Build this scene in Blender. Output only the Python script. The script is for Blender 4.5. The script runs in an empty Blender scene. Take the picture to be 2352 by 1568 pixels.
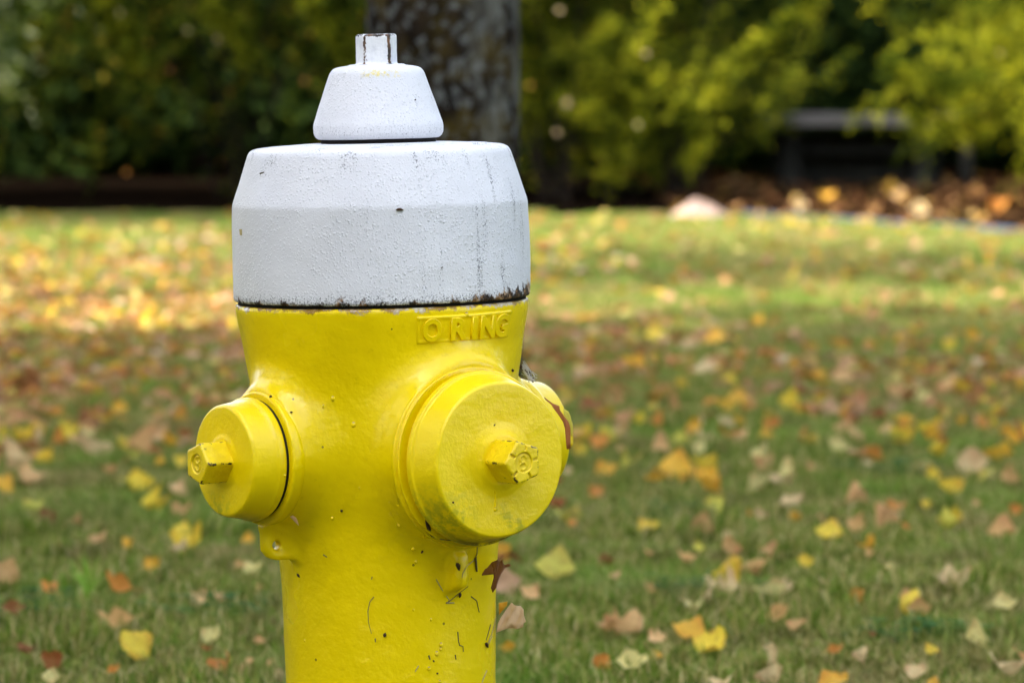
import bpy, bmesh, math, random
import numpy as np
from mathutils import Vector, Matrix, noise
from mathutils.bvhtree import BVHTree
R = math.radians
rng = np.random.default_rng(7)
random.seed(7)
C = bpy.context.scene.collection
scene = bpy.context.scene

# ------------------------------------------------------------------ camera, sky, sun, exposure
U = 1.0 / 2439.0                    # metres per photo unit (photo taken 2352 wide) at the hydrant's axis
F = 9800.0                          # focal length in the same units (150 mm lens)
CAM = Vector((0.1225, -4.018, 0.821))
PITCH = math.atan((784 - 144) / F)
cam_d = bpy.data.cameras.new('camera')
cam = bpy.data.objects.new('camera', cam_d); C.objects.link(cam)
cam.location = CAM; cam.rotation_euler = (R(90) - PITCH, 0, 0)
cam_d.sensor_width = 36; cam_d.lens = 36 * F / 2352
cam_d.clip_start = 0.1; cam_d.clip_end = 2000
cam_d.dof.use_dof = True; cam_d.dof.focus_distance = 3.90
cam_d.dof.aperture_fstop = 8.6; cam_d.dof.aperture_blades = 9
scene.camera = cam

SUN_EL, SUN_AZ = 44.0, 232.0        # azimuth clockwise from +Y
TS = Vector((math.sin(R(SUN_AZ)) * math.cos(R(SUN_EL)), math.cos(R(SUN_AZ)) * math.cos(R(SUN_EL)), math.sin(R(SUN_EL))))
world = bpy.data.worlds.new('World'); scene.world = world; world.use_nodes = True
wn = world.node_tree
sky = wn.nodes.new('ShaderNodeTexSky'); sky.sky_type = 'NISHITA'; sky.sun_disc = False
sky.sun_elevation = R(SUN_EL); sky.sun_rotation = R(SUN_AZ); sky.dust_density = 1.8; sky.air_density = 0.8; sky.ozone_density = 0.2
hs = wn.nodes.new('ShaderNodeHueSaturation'); hs.inputs['Saturation'].default_value = .50     # thin high haze: a paler sky
wn.links.new(sky.outputs[0], hs.inputs['Color']); wn.links.new(hs.outputs[0], wn.nodes['Background'].inputs[0])
wn.nodes['Background'].inputs[1].default_value = 0.15
sd = bpy.data.lights.new('sun', 'SUN'); sd.energy = 2.0; sd.angle = R(0.5); sd.color = (1.0, 0.93, 0.80)
so = bpy.data.objects.new('sun', sd); C.objects.link(so); so.rotation_euler = TS.to_track_quat('Z', 'Y').to_euler(); so.location = (8, -8, 12)
vs = scene.view_settings
vs.view_transform = 'Standard'; vs.look = 'None'; vs.gamma = 1; vs.use_curve_mapping = False
vs.exposure = 2.72
scene.render.engine = 'CYCLES'
scene.cycles.use_denoising = True
scene.cycles.max_bounces = 7; scene.cycles.transmission_bounces = 3; scene.cycles.transparent_max_bounces = 4
scene.cycles.use_adaptive_sampling = True; scene.cycles.adaptive_threshold = 0.015

def ray(xv, yv):
    d = Vector(((xv - 1176) / F, (784 - yv) / F, -1.0))
    return (Matrix.Rotation(R(90) - PITCH, 3, 'X') @ d).normalized()
def ground_pt(xv, yv, z=0.0):
    d = ray(xv, yv); t = (z - CAM.z) / d.z
    return CAM + d * t
def depth_pt(xv, yv, y):
    d = ray(xv, yv); t = (y - CAM.y) / d.y
    return CAM + d * t

# ------------------------------------------------------------------ materials
def new_mat(name):
    m = bpy.data.materials.new(name); m.use_nodes = True
    nt = m.node_tree; nt.nodes.clear()
    out = nt.nodes.new('ShaderNodeOutputMaterial')
    return m, nt, out
class N:
    """tiny node helper"""
    def __init__(s, nt): s.nt = nt
    def n(s, t, **kw):
        nd = s.nt.nodes.new(t)
        for k, v in kw.items():
            if k == 'i':
                for a, b in v.items():
                    if isinstance(b, bpy.types.NodeSocket): s.nt.links.new(b, nd.inputs[a])
                    else: nd.inputs[a].default_value = b
            else: setattr(nd, k, v)
        return nd
    def math(s, op, a, b=None, clamp=False):
        i = {0: a}
        if b is not None: i[1] = b
        return s.n('ShaderNodeMath', operation=op, use_clamp=clamp, i=i).outputs[0]
    def mix(s, f, a, b, bt='MIX'):
        nd = s.nt.nodes.new('ShaderNodeMix'); nd.data_type = 'RGBA'; nd.blend_type = bt
        for k, v in ((0, f), (6, a), (7, b)):
            if isinstance(v, bpy.types.NodeSocket): s.nt.links.new(v, nd.inputs[k])
            else: nd.inputs[k].default_value = v if k == 0 else (*v[:3], 1)
        return nd.outputs[2]
    def noise(s, vec, scale, detail=3, rough=0.5, out=0, dist=0):
        return s.n('ShaderNodeTexNoise', i={'Vector': vec, 'Scale': scale, 'Detail': detail, 'Roughness': rough, 'Distortion': dist}).outputs[out]
    def ramp(s, f, stops, interp='LINEAR'):
        nd = s.n('ShaderNodeValToRGB', i={0: f}); cr = nd.color_ramp; cr.interpolation = interp
        while len(cr.elements) < len(stops): cr.elements.new(0.5)
        for e, (p, c) in zip(cr.elements, stops):
            e.position = p; e.color = (*c, 1) if len(c) == 3 else c
        return nd.outputs[0]
    def rng(s, v, a, b, c=0.0, d=1.0, smooth=False):
        return s.n('ShaderNodeMapRange', interpolation_type='SMOOTHSTEP' if smooth else 'LINEAR', i={0: v, 1: a, 2: b, 3: c, 4: d}).outputs[0]
    def mapping(s, vec, sc):
        return s.n('ShaderNodeMapping', i={0: vec, 3: sc}).outputs[0]
    def bump(s, h, strength, dist, normal=None):
        i = {'Height': h, 'Strength': strength, 'Distance': dist}
        if normal is not None: i['Normal'] = normal
        return s.n('ShaderNodeBump', i=i).outputs[0]
    def bsdf(s, out, **i):
        b = s.n('ShaderNodeBsdfPrincipled', i={k.replace('_', ' '): v for k, v in i.items()})
        s.nt.links.new(b.outputs[0], out.inputs[0]); return b

def mat_yellow():
    m, nt, out = new_mat('yellow_paint'); g = N(nt)
    P = g.n('ShaderNodeTexCoord').outputs['Object']
    sep = g.n('ShaderNodeSeparateXYZ', i={0: P}); z = sep.outputs[2]
    big = g.noise(P, 9, 4)
    col = g.mix(g.rng(big, .35, .65), (0.82, 0.600, 0.0), (0.87, 0.655, 0.0))
    fine = g.noise(P, 160, 3, .6)
    col = g.mix(g.rng(fine, .60, .75, 0, .35), col, (0.62, 0.44, 0.0))
    # specks of dirt stuck in the paint
    v = g.n('ShaderNodeTexVoronoi', i={'Vector': P, 'Scale': 75.0, 'Randomness': 1.0})
    pick = g.n('ShaderNodeSeparateColor', i={0: v.outputs['Color']}).outputs[0]
    thr = g.rng(pick, .80, 1.0, 0.0, .115)
    spk = g.math('LESS_THAN', g.math('ADD', v.outputs['Distance'], g.math('MULTIPLY', fine, .04)), g.math('ADD', thr, 0.022 - .005))
    spk = g.math('MULTIPLY', spk, g.math('GREATER_THAN', pick, .92))
    col = g.mix(g.math('MULTIPLY', spk, .75), col, (0.05, 0.035, 0.01))
    # fine dark scratches
    scr = g.noise(g.mapping(P, (60, 60, 30)), 6.0, 5, .65, dist=1.6)
    scrm = g.math('MULTIPLY', g.rng(g.math('ABSOLUTE', g.math('SUBTRACT', scr, .5)), .0, .006, 1, 0), g.rng(g.noise(P, 14, 2), .56, .66))
    col = g.mix(g.math('MULTIPLY', scrm, .35), col, (0.16, 0.11, 0.01))
    # rust and old white paint along the joint under the bonnet
    n2 = g.noise(P, 90, 5, .7)
    rim = g.rng(g.math('ADD', z, g.math('MULTIPLY', g.math('SUBTRACT', n2, .5), .024)), .5935, .5960, 0, 1)
    rcol = g.ramp(g.noise(P, 45, 5, .7), [(.36, (.03, .015, .008)), (.5, (.20, .07, .02)), (.62, (.62, .58, .50))])
    col = g.mix(g.math('MULTIPLY', rim, .85), col, rcol)
    orange = g.noise(P, 210, 3, .55)
    b1 = g.bump(g.noise(P, 42, 3, .5), .22, .006)
    b2 = g.bump(orange, .20, .0014, b1)
    rough = g.rng(big, .3, .7, .20, .30)
    g.bsdf(out, Base_Color=col, Roughness=rough, Normal=b2, Specular_IOR_Level=.42)
    return m

def mat_yellow_cap(name, face=False):
    """cap paint: as the body, with green algae low down and grime in the groove; local axis +Z is the cap's own axis"""
    m, nt, out = new_mat(name); g = N(nt)
    P = g.n('ShaderNodeTexCoord').outputs['Object']
    sep = g.n('ShaderNodeSeparateXYZ', i={0: P}); x, y, z = sep.outputs[0], sep.outputs[1], sep.outputs[2]
    big = g.noise(P, 11, 4)
    col = g.mix(g.rng(big, .35, .65), (0.82, 0.600, 0.0), (0.87, 0.655, 0.0))
    n3 = g.noise(P, 120, 4, .7)
    # algae: lower side (local y down)
    rad = g.math('SQRT', g.math('ADD', g.math('MULTIPLY', x, x), g.math('MULTIPLY', y, y)))
    if face:
        low = g.rng(y, -.030, -.058)
        band = g.math('MULTIPLY', low, g.rng(g.math('ABSOLUTE', g.math('ADD', g.math('ADD', x, -.004), g.math('MULTIPLY', g.math('ADD', y, .047), .9))), .006, .012, 1, 0))
        edge = g.math('MULTIPLY', g.rng(x, -.020, -.048), g.rng(y, -.012, -.05))
        alg = g.math('MAXIMUM', band, edge)
    else:
        alg = g.math('MULTIPLY', g.rng(y, -.026, -.046), g.rng(x, .03, -.01))
    algm = g.math('MULTIPLY', alg, g.rng(n3, .42, .58))
    col = g.mix(g.math('MULTIPLY', algm, .60), col, (0.22, 0.27, 0.015))
    # grime on the underside of the rim
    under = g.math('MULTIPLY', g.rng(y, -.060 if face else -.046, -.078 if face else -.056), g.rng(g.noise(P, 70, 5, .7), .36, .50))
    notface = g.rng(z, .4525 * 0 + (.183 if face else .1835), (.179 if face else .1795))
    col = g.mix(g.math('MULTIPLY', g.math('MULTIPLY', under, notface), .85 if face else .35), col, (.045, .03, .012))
    v = g.n('ShaderNodeTexVoronoi', i={'Vector': P, 'Scale': 85.0})
    pick = g.n('ShaderNodeSeparateColor', i={0: v.outputs['Color']}).outputs[0]
    spk = g.math('MULTIPLY', g.math('LESS_THAN', v.outputs['Distance'], .075), g.math('GREATER_THAN', pick, .93))
    col = g.mix(g.math('MULTIPLY', spk, .7), col, (0.06, 0.05, 0.01))
    b1 = g.bump(g.noise(P, 55, 3, .5), .18, .005)
    b2 = g.bump(g.noise(P, 240, 3, .6), .24, .0014, b1)
    g.bsdf(out, Base_Color=col, Roughness=g.rng(big, .3, .7, .27, .38), Normal=b2, Specular_IOR_Level=.42)
    return m

def mat_nut():
    m, nt, out = new_mat('yellow_nut_paint'); g = N(nt)
    P = g.n('ShaderNodeTexCoord').outputs['Object']
    geo = g.n('ShaderNodeNewGeometry')
    edge = g.n('ShaderNodeAttribute', attribute_name='edge').outputs['Fac']
    chip = g.rng(g.math('MULTIPLY', g.noise(P, 110, 4, .7), edge), .45, .50)
    col = g.mix(g.rng(g.noise(P, 60, 4, .6), .4, .7), (0.83, 0.62, 0.0), (0.72, 0.50, 0.0))
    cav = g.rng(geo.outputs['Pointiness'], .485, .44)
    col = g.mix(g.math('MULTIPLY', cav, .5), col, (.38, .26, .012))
    col = g.mix(chip, col, (0.035, 0.018, 0.008))
    spot = g.rng(g.noise(P, 170, 4, .7), .66, .70)
    col = g.mix(g.math('MULTIPLY', spot, .6), col, (0.10, 0.07, 0.012))
    g.bsdf(out, Base_Color=col, Roughness=.42, Normal=g.bump(g.noise(P, 190, 3, .6), .45, .0016))
    return m

def mat_white():
    m, nt, out = new_mat('white_paint'); g = N(nt)
    P = g.n('ShaderNodeTexCoord').outputs['Object']
    sep = g.n('ShaderNodeSeparateXYZ', i={0: P}); x, z = sep.outputs[0], sep.outputs[2]
    big = g.noise(P, 12, 4)
    col = g.mix(g.rng(big, .3, .7), (0.66, 0.665, 0.69), (0.73, 0.735, 0.76))
    warm_bounce = g.rng(x, -.105, -.14)  # warm bounced light painted onto the far left side
    col = g.mix(g.math('MULTIPLY', warm_bounce, .35), col, (0.70, 0.66, 0.56))
    # soot: vertical streaks, heavier on the weather side
    st = g.noise(g.mapping(P, (70, 70, 7)), 1.0, 4, .6)
    speck = g.noise(P, 620, 4, .75)
    side = g.rng(x, -.04, .10, .25, .85)
    bands = g.math('MULTIPLY', g.rng(st, .50, .68), side)
    top = g.rng(g.noise(g.mapping(P, (45, 45, 18)), 1, 4), .48, .62)
    topz = g.math('MULTIPLY', g.math('MULTIPLY', g.rng(z, .705, .735), g.rng(z, .756, .745)), top)
    ledge = g.math('MULTIPLY', g.rng(z, .790, .755), g.rng(z, .748, .755))
    low = g.math('MULTIPLY', g.rng(z, .618, .603), .9)
    dirt = g.math('MAXIMUM', g.math('MAXIMUM', bands, g.math('MULTIPLY', topz, .8)), g.math('MAXIMUM', g.math('MULTIPLY', ledge, .5), low))
    dirt = g.math('ADD', dirt, .02)
    thr = g.math('SUBTRACT', .69, g.math('MULTIPLY', dirt, .22))
    m1 = g.rng(g.math('SUBTRACT', speck, thr), 0.0, .05)
    col = g.mix(g.math('MULTIPLY', m1, .75), col, (.06, .065, .075))
    # chipped rim: black gaps and rusty edges at the very bottom
    n2 = g.noise(g.mapping(P, (1, 1, .6)), 75, 5, .75)
    rz = g.math('ADD', z, g.math('MULTIPLY', g.math('SUBTRACT', n2, .5), .050))
    wide = g.rng(x, .06, .14, 0, .010)
    rz = g.math('SUBTRACT', rz, wide)
    rim = g.rng(rz, .6020, .5985)
    rc = g.ramp(g.noise(P, 60, 5, .7), [(.40, (.012, .010, .010)), (.53, (.05, .025, .012)), (.60, (.30, .16, .06)), (.68, (.6, .5, .36))])
    col = g.mix(rim, col, rc)
    col = g.mix(g.math('MULTIPLY', g.math('MULTIPLY', g.rng(z, .8155, .8145), g.rng(z, .8060, .8085)), g.math('MULTIPLY', g.rng(g.math('ABSOLUTE', g.math('ADD', x, -.006)), .012, .022, 1, 0), g.rng(g.noise(P, 240, 5, .8), .50, .60, 0, .7))), col, (.75, .60, .06))
    vo = g.n('ShaderNodeTexVoronoi', i={'Vector': P, 'Scale': 38.0})
    pk = g.n('ShaderNodeSeparateColor', i={0: vo.outputs['Color']}).outputs[0]
    spk = g.math('MULTIPLY', g.math('LESS_THAN', vo.outputs['Distance'], .045), g.math('GREATER_THAN', pk, .94))
    col = g.mix(spk, col, (.02, .018, .015))
    b0 = g.bump(g.noise(P, 30, 3), .25, .006)
    vg = g.n('ShaderNodeTexVoronoi', i={'Vector': g.n('ShaderNodeVectorMath', operation='ADD', i={0: P, 1: g.n('ShaderNodeVectorMath', operation='SCALE', i={0: g.noise(P, 300, 2, .5, out=1), 'Scale': .003}).outputs[0]}).outputs[0], 'Scale': 360.0})
    grain = g.math('MULTIPLY', g.rng(vg.outputs['Distance'], .55, .05, 0, 1, True), g.n('ShaderNodeSeparateColor', i={0: vg.outputs['Color']}).outputs[0])
    grain = g.math('ADD', g.math('MULTIPLY', grain, g.rng(g.noise(P, 22, 3), .35, .65, .35, 1.0)), g.math('MULTIPLY', g.noise(P, 900, 2), .35))
    b1 = g.bump(grain, .60, .0015, b0)
    g.bsdf(out, Base_Color=col, Roughness=.72, Normal=b1, Specular_IOR_Level=.35)
    return m

def mat_white_nut():
    m, nt, out = new_mat('chipped_white_paint'); g = N(nt)
    P = g.n('ShaderNodeTexCoord').outputs['Object']
    geo = g.n('ShaderNodeNewGeometry')
    sepx = g.n('ShaderNodeSeparateXYZ', i={0: P})
    edge = g.n('ShaderNodeAttribute', attribute_name='edge').outputs['Fac']
    chip = g.rng(g.math('MULTIPLY', g.noise(g.mapping(P, (1, 1, .45)), 120, 5, .75), edge), .385, .41)
    col = g.mix(g.rng(g.noise(P, 55, 5, .7), .45, .7), (.78, .785, .80), (.60, .61, .66))
    col = g.mix(chip, col, g.ramp(g.noise(P, 140, 4), [(.4, (.025, .015, .010)), (.7, (.20, .09, .03))]))
    g.bsdf(out, Base_Color=col, Roughness=.6, Normal=g.bump(g.noise(P, 240, 3), .35, .0015))
    return m

def mat_plain(name, col, rough=.8, var=.3, scale=30, bump=.3, dist=.002):
    m, nt, out = new_mat(name); g = N(nt)
    P = g.n('ShaderNodeTexCoord').outputs['Object']
    n1 = g.noise(P, scale, 4, .6)
    c = g.mix(g.rng(n1, .3, .7), tuple(v * (1 - var) for v in col), tuple(min(1, v * (1 + var)) for v in col))
    g.bsdf(out, Base_Color=c, Roughness=rough, Specular_IOR_Level=.2, Normal=g.bump(n1, bump, dist))
    return m

def mat_foliage(name, stops, trans=.45, rough=.55, tcol=1.0, spots=False, patches=False):
    """thin leaves: each leaf picks its own colour; part of the light passes through"""
    m, nt, out = new_mat(name); g = N(nt)
    geo = g.n('ShaderNodeNewGeometry')
    col = g.ramp(geo.outputs['Random Per Island'], stops)
    if name.endswith('foliage'):      # sunlit and shaded clumps painted into the colour by noise
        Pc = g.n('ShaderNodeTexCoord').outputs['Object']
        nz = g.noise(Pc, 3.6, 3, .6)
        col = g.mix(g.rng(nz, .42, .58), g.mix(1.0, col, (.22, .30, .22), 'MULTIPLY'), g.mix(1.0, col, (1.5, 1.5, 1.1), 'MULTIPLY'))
    if patches:
        Pw = geo.outputs['Position']
        col = g.mix(g.rng(g.noise(Pw, 2.3, 4, .6), .50, .68, 0, .65), col, (.34, .25, .12))
        col = g.mix(g.rng(g.noise(Pw, 1.1, 3, .6), .48, .62, 0, .5), col, (.14, .30, .03))
        col = g.mix(g.rng(g.noise(Pw, 6.5, 3, .6), .56, .70, 0, .6), col, (.10, .065, .03))
    if spots:
        P = g.n('ShaderNodeTexCoord').outputs['Object']
        col = g.mix(g.rng(g.noise(P, 90, 4, .6), .50, .72, 0, .6), col, (.16, .07, .025))
    b = g.n('ShaderNodeBsdfPrincipled', i={'Base Color': col, 'Roughness': .75, 'Specular IOR Level': .06})
    t = g.n('ShaderNodeBsdfTranslucent', i={'Color': g.mix(1.0, col, (tcol, tcol, tcol * .8), 'MULTIPLY')})
    mx = g.n('ShaderNodeMixShader', i={0: trans, 1: b.outputs[0], 2: t.outputs[0]})
    nt.links.new(mx.outputs[0], out.inputs[0]); return m

LEAFCOL = {
    'pale yellow': (.76, .66, .26), 'bright yellow': (.78, .57, .05), 'golden': (.76, .43, .04), 'tan': (.60, .37, .14), 'beige': (.68, .52, .26),
    'orange': (.62, .27, .05), 'brown': (.27, .115, .04), 'yellow green': (.58, .53, .08), 'rust': (.36, .13, .035), 'pinkish tan': (.70, .45, .20), 'peach': (.82, .51, .27)}
def mat_leaf(key):
    col = LEAFCOL[key]
    m, nt, out = new_mat(key.replace(' ', '_') + '_leaf'); g = N(nt)
    P = g.n('ShaderNodeTexCoord').outputs['Object']
    rnd = g.n('ShaderNodeObjectInfo').outputs['Random']
    Pv = g.n('ShaderNodeVectorMath', operation='ADD', i={0: P, 1: rnd}).outputs[0]
    c = g.mix(g.rng(rnd, 0, 1), tuple(v * .82 for v in col), tuple(min(.85, v * 1.12) for v in col))
    sp_ = g.n('ShaderNodeSeparateXYZ', i={0: P})
    ed_ = g.math('ADD', g.math('ABSOLUTE', sp_.outputs[0]), g.math('MULTIPLY', g.math('ABSOLUTE', sp_.outputs[1]), .55))
    blot = g.noise(Pv, 5.5, 4, .65)
    if key != 'peach':
        c = g.mix(g.rng(g.math('ADD', ed_, g.math('MULTIPLY', blot, .5)), .52, .80, 0, .55), c, tuple(v * q for v, q in zip(col, (.72, .45, .4))))
        c = g.mix(g.rng(blot, .55, .72, 0, .6), c, (.30, .14, .04))
    mid = g.rng(g.math('ABSOLUTE', sp_.outputs[0]), .010, .022, .45, 0)
    c = g.mix(mid, c, tuple(min(.9, q * 1.35) for q in col))
    v = g.n('ShaderNodeTexWave', wave_type='BANDS', bands_direction='Y', i={'Vector': P, 'Scale': 28.0, 'Distortion': 1.2, 'Detail': 1.0}).outputs['Fac']
    c = g.mix(g.rng(v, .8, 1.0, 0, .15), c, tuple(min(.9, q * 1.4) for q in col))
    bp = g.bump(v, .3, .0012)
    b = g.n('ShaderNodeBsdfPrincipled', i={'Base Color': c, 'Roughness': .55, 'Specular IOR Level': .4, 'Normal': bp})
    t = g.n('ShaderNodeBsdfTranslucent', i={'Color': c})
    mx = g.n('ShaderNodeMixShader', i={0: .35, 1: b.outputs[0], 2: t.outputs[0]})
    nt.links.new(mx.outputs[0], out.inputs[0]); return m

def mat_lawn():
    m, nt, out = new_mat('lawn_soil'); g = N(nt)
    P = g.n('ShaderNodeTexCoord').outputs['Object']
    n1 = g.noise(P, 1.3, 5, .6); n2 = g.noise(P, 14, 5, .7)
    c = g.mix(g.rng(n1, .38, .62), (.055, .085, .020), (.085, .095, .030))
    c = g.mix(g.rng(n2, .5, .7), c, (.085, .055, .028))
    g.bsdf(out, Base_Color=c, Roughness=1.0, Specular_IOR_Level=0.0, Normal=g.bump(n2, .8, .02))
    return m
def mat_mulch():
    m, nt, out = new_mat('mulch_soil'); g = N(nt)
    P = g.n('ShaderNodeTexCoord').outputs['Object']
    n2 = g.noise(P, 25, 5, .7)
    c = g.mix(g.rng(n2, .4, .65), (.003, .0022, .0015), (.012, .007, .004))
    g.bsdf(out, Base_Color=c, Roughness=1.0, Specular_IOR_Level=0.0, Normal=g.bump(n2, .8, .02))
    return m
def mat_bark():
    m, nt, out = new_mat('lichen_bark'); g = N(nt)
    P = g.n('ShaderNodeTexCoord').outputs['Object']
    n1 = g.noise(g.mapping(P, (1, 1, .3)), 34, 5, .65)
    c = g.ramp(n1, [(.35, (.007, .005, .004)), (.55, (.020, .014, .009)), (.75, (.042, .029, .015))])
    moss = g.noise(P, 14, 4, .6)
    c = g.mix(g.rng(moss, .48, .62, 0, .7), c, (.070, .050, .010))
    li = g.noise(g.mapping(P, (1, 1, .8)), 52, 4, .65)
    c = g.mix(g.rng(li, .54, .60, 0, .85), c, (.13, .135, .125))
    x = g.n('ShaderNodeSeparateXYZ', i={0: P}).outputs[0]
    li_lit = g.noise(g.mapping(P, (1, 1, .35)), 20, 4, .6)
    c = g.mix(g.math('MULTIPLY', g.rng(li_lit, .45, .58, 0, .7), g.rng(x, .03, .11)), c, (.17, .17, .14))  # side light painted as paler lichen down the right strip
    g.bsdf(out, Base_Color=c, Roughness=1.0, Specular_IOR_Level=.05, Normal=g.bump(n1, .9, .02))
    return m

M = {}
M['yellow'] = mat_yellow(); M['pumper'] = mat_yellow_cap('pumper_cap_paint', True); M['hose'] = mat_yellow_cap('hose_cap_paint')
M['nut'] = mat_nut(); M['white'] = mat_white(); M['white_nut'] = mat_white_nut()
M['dark'] = mat_plain('dark_iron', (.012, .010, .009), .9)
M['lawn'] = mat_lawn(); M['mulch'] = mat_mulch(); M['bark'] = mat_bark()
for k in LEAFCOL: M[k] = mat_leaf(k)
M['grass'] = mat_foliage('grass_blades', [(0, (.060, .115, .010)), (.25, (.115, .190, .018)), (.50, (.195, .265, .038)), (.66, (.27, .26, .06)), (.82, (.42, .35, .13)), (1, (.58, .48, .23))], .35, .5, patches=True)
M['litter'] = mat_foliage('leaf_litter', [(0, (.54, .45, .17)), (.14, (.56, .38, .04)), (.28, (.55, .29, .04)), (.42, (.46, .20, .05)), (.56, (.44, .25, .13)), (.70, (.52, .33, .20)), (.82, (.32, .13, .04)), (.92, (.20, .08, .03)), (1, (.60, .48, .32))], .32, .55, spots=True)
M['litter_dark'] = mat_foliage('dark_leaf_litter', [(0, (.05, .02, .01)), (.35, (.10, .042, .016)), (.65, (.17, .08, .03)), (.85, (.26, .14, .06)), (.95, (.42, .25, .04)), (1, (.4, .3, .15))], .2, .6)
M['litter_rust'] = mat_foliage('russet_leaf_litter', [(0, (.22, .09, .03)), (.3, (.40, .18, .07)), (.6, (.50, .28, .14)), (.85, (.36, .15, .05)), (1, (.58, .42, .28))], .25, .6)
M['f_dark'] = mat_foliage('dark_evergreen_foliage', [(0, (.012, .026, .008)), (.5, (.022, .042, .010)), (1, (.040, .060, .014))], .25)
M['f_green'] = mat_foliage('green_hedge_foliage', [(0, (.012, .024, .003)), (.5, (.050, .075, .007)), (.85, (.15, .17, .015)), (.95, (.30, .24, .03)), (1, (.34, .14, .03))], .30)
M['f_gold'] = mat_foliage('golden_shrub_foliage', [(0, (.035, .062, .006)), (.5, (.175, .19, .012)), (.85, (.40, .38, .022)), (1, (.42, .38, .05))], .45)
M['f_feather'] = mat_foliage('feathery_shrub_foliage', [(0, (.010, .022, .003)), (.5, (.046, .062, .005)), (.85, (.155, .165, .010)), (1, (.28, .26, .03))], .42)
M['f_brown'] = mat_foliage('brown_shaded_undergrowth', [(0, (.007, .005, .003)), (.6, (.014, .011, .005)), (.92, (.03, .022, .008)), (1, (.10, .05, .015))], .1)
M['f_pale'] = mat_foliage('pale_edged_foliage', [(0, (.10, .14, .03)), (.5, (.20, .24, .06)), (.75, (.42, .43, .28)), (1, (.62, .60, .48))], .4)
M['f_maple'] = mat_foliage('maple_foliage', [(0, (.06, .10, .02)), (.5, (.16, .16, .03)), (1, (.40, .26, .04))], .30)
M['stone'] = mat_plain('pale_pink_stone', (.27, .19, .155), .85, .3, 14, .5, .02)
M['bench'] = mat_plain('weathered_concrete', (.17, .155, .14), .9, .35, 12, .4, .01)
M['bench_shaded'] = mat_plain('shaded_concrete', (.018, .018, .014), .95, .4, 12, .4, .01)  # bench concrete darkened: under-seat shade painted into the colour
M['edging'] = mat_plain('slate_grey_edging', (.07, .08, .12), .6, .25, 8, .2, .004)
M['twig'] = mat_plain('dry_twig', (.10, .08, .045), .8, .4, 80)
M['straw'] = mat_plain('dry_straw', (.42, .34, .14), .7, .2, 80)
M['web'] = mat_plain('dusty_cobweb', (.55, .53, .50), .9, .2, 80)
M['seed'] = mat_plain('dark_seed_husk', (.05, .025, .012), .8, .4, 200)
M['stem'] = mat_plain('shrub_stem', (.015, .010, .006), .9, .4, 20)

# ------------------------------------------------------------------ object helpers
def mesh_np(name, V, Fq, smooth=False):
    V = np.asarray(V, dtype=np.float32); Fq = np.asarray(Fq, dtype=np.int32)
    me = bpy.data.meshes.new(name)
    me.vertices.add(len(V)); me.vertices.foreach_set('co', V.ravel())
    k = Fq.shape[1]
    me.loops.add(Fq.size); me.loops.foreach_set('vertex_index', Fq.ravel())
    me.polygons.add(len(Fq)); me.polygons.foreach_set('loop_start', np.arange(0, Fq.size, k, dtype=np.int32))
    me.polygons.foreach_set('use_smooth', np.full(len(Fq), smooth))
    me.update(calc_edges=True); me.validate()
    return me
def link(name, me, mat=None, parent=None, loc=None):
    o = bpy.data.objects.new(name, me)
    C.objects.link(o)
    if mat is not None and len(me.materials) == 0: me.materials.append(mat)
    if parent is not None: o.parent = parent
    if loc is not None: o.location = loc
    return o
def tag(o, label=None, cat=None, group=None, kind=None):
    if label: o['label'] = label
    if cat: o['category'] = cat
    if group: o['group'] = group
    if kind: o['kind'] = kind
    return o
def empty(name, loc, label, cat, group=None):
    o = bpy.data.objects.new(name, None); C.objects.link(o); o.location = loc; o.empty_display_size = .1
    return tag(o, label, cat, group)
def soften(pts, r):
    """round the inner corners of an open polyline"""
    out = [pts[0]]
    for i in range(1, len(pts) - 1):
        a, b, c = (np.array(p, float) for p in pts[i - 1:i + 2])
        la, lc = np.linalg.norm(a - b), np.linalg.norm(c - b)
        d = min(r, la * .45, lc * .45)
        p, q = b + (a - b) / la * d, b + (c - b) / lc * d
        for t in (0, .25, .5, .75, 1): out.append(tuple((1 - t) ** 2 * p + 2 * t * (1 - t) * b + t * t * q))
    out.append(pts[-1]); return out
def subdiv(pts, step):
    out = [pts[0]]
    for a, b in zip(pts[:-1], pts[1:]):
        n = max(1, int(math.dist(a, b) / step))
        for i in range(1, n + 1): out.append((a[0] + (b[0] - a[0]) * i / n, a[1] + (b[1] - a[1]) * i / n))
    return out
def lathe(pts, seg=128, wob=0.0, wfreq=18, seed=0):
    """pts are (radius, height); surface of revolution about z"""
    n = len(pts); P = np.array(pts, float)
    a = np.linspace(0, 2 * math.pi, seg, endpoint=False)
    V = np.stack([np.outer(P[:, 0], np.cos(a)), np.outer(P[:, 0], np.sin(a)), np.repeat(P[:, 1][:, None], seg, 1)], -1).reshape(-1, 3)
    if wob:
        for i in range(len(V)):
            p = Vector(V[i]); h = noise.noise(p * wfreq + Vector((seed, 0, 0))) * wob + noise.noise(p * wfreq * 3.1) * wob * .35
            r = math.hypot(p.x, p.y)
            if r > 1e-5: V[i, 0] *= 1 + h / max(r, .02); V[i, 1] *= 1 + h / max(r, .02)
            V[i, 2] += h * .4
    i = np.arange(n - 1)[:, None]; j = np.arange(seg)[None, :]; j2 = (j + 1) % seg
    Fq = np.stack([i * seg + j, i * seg + j2, (i + 1) * seg + j2, (i + 1) * seg + j], -1).reshape(-1, 4)
    return mesh_np('lathe', V, Fq, True)
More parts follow.
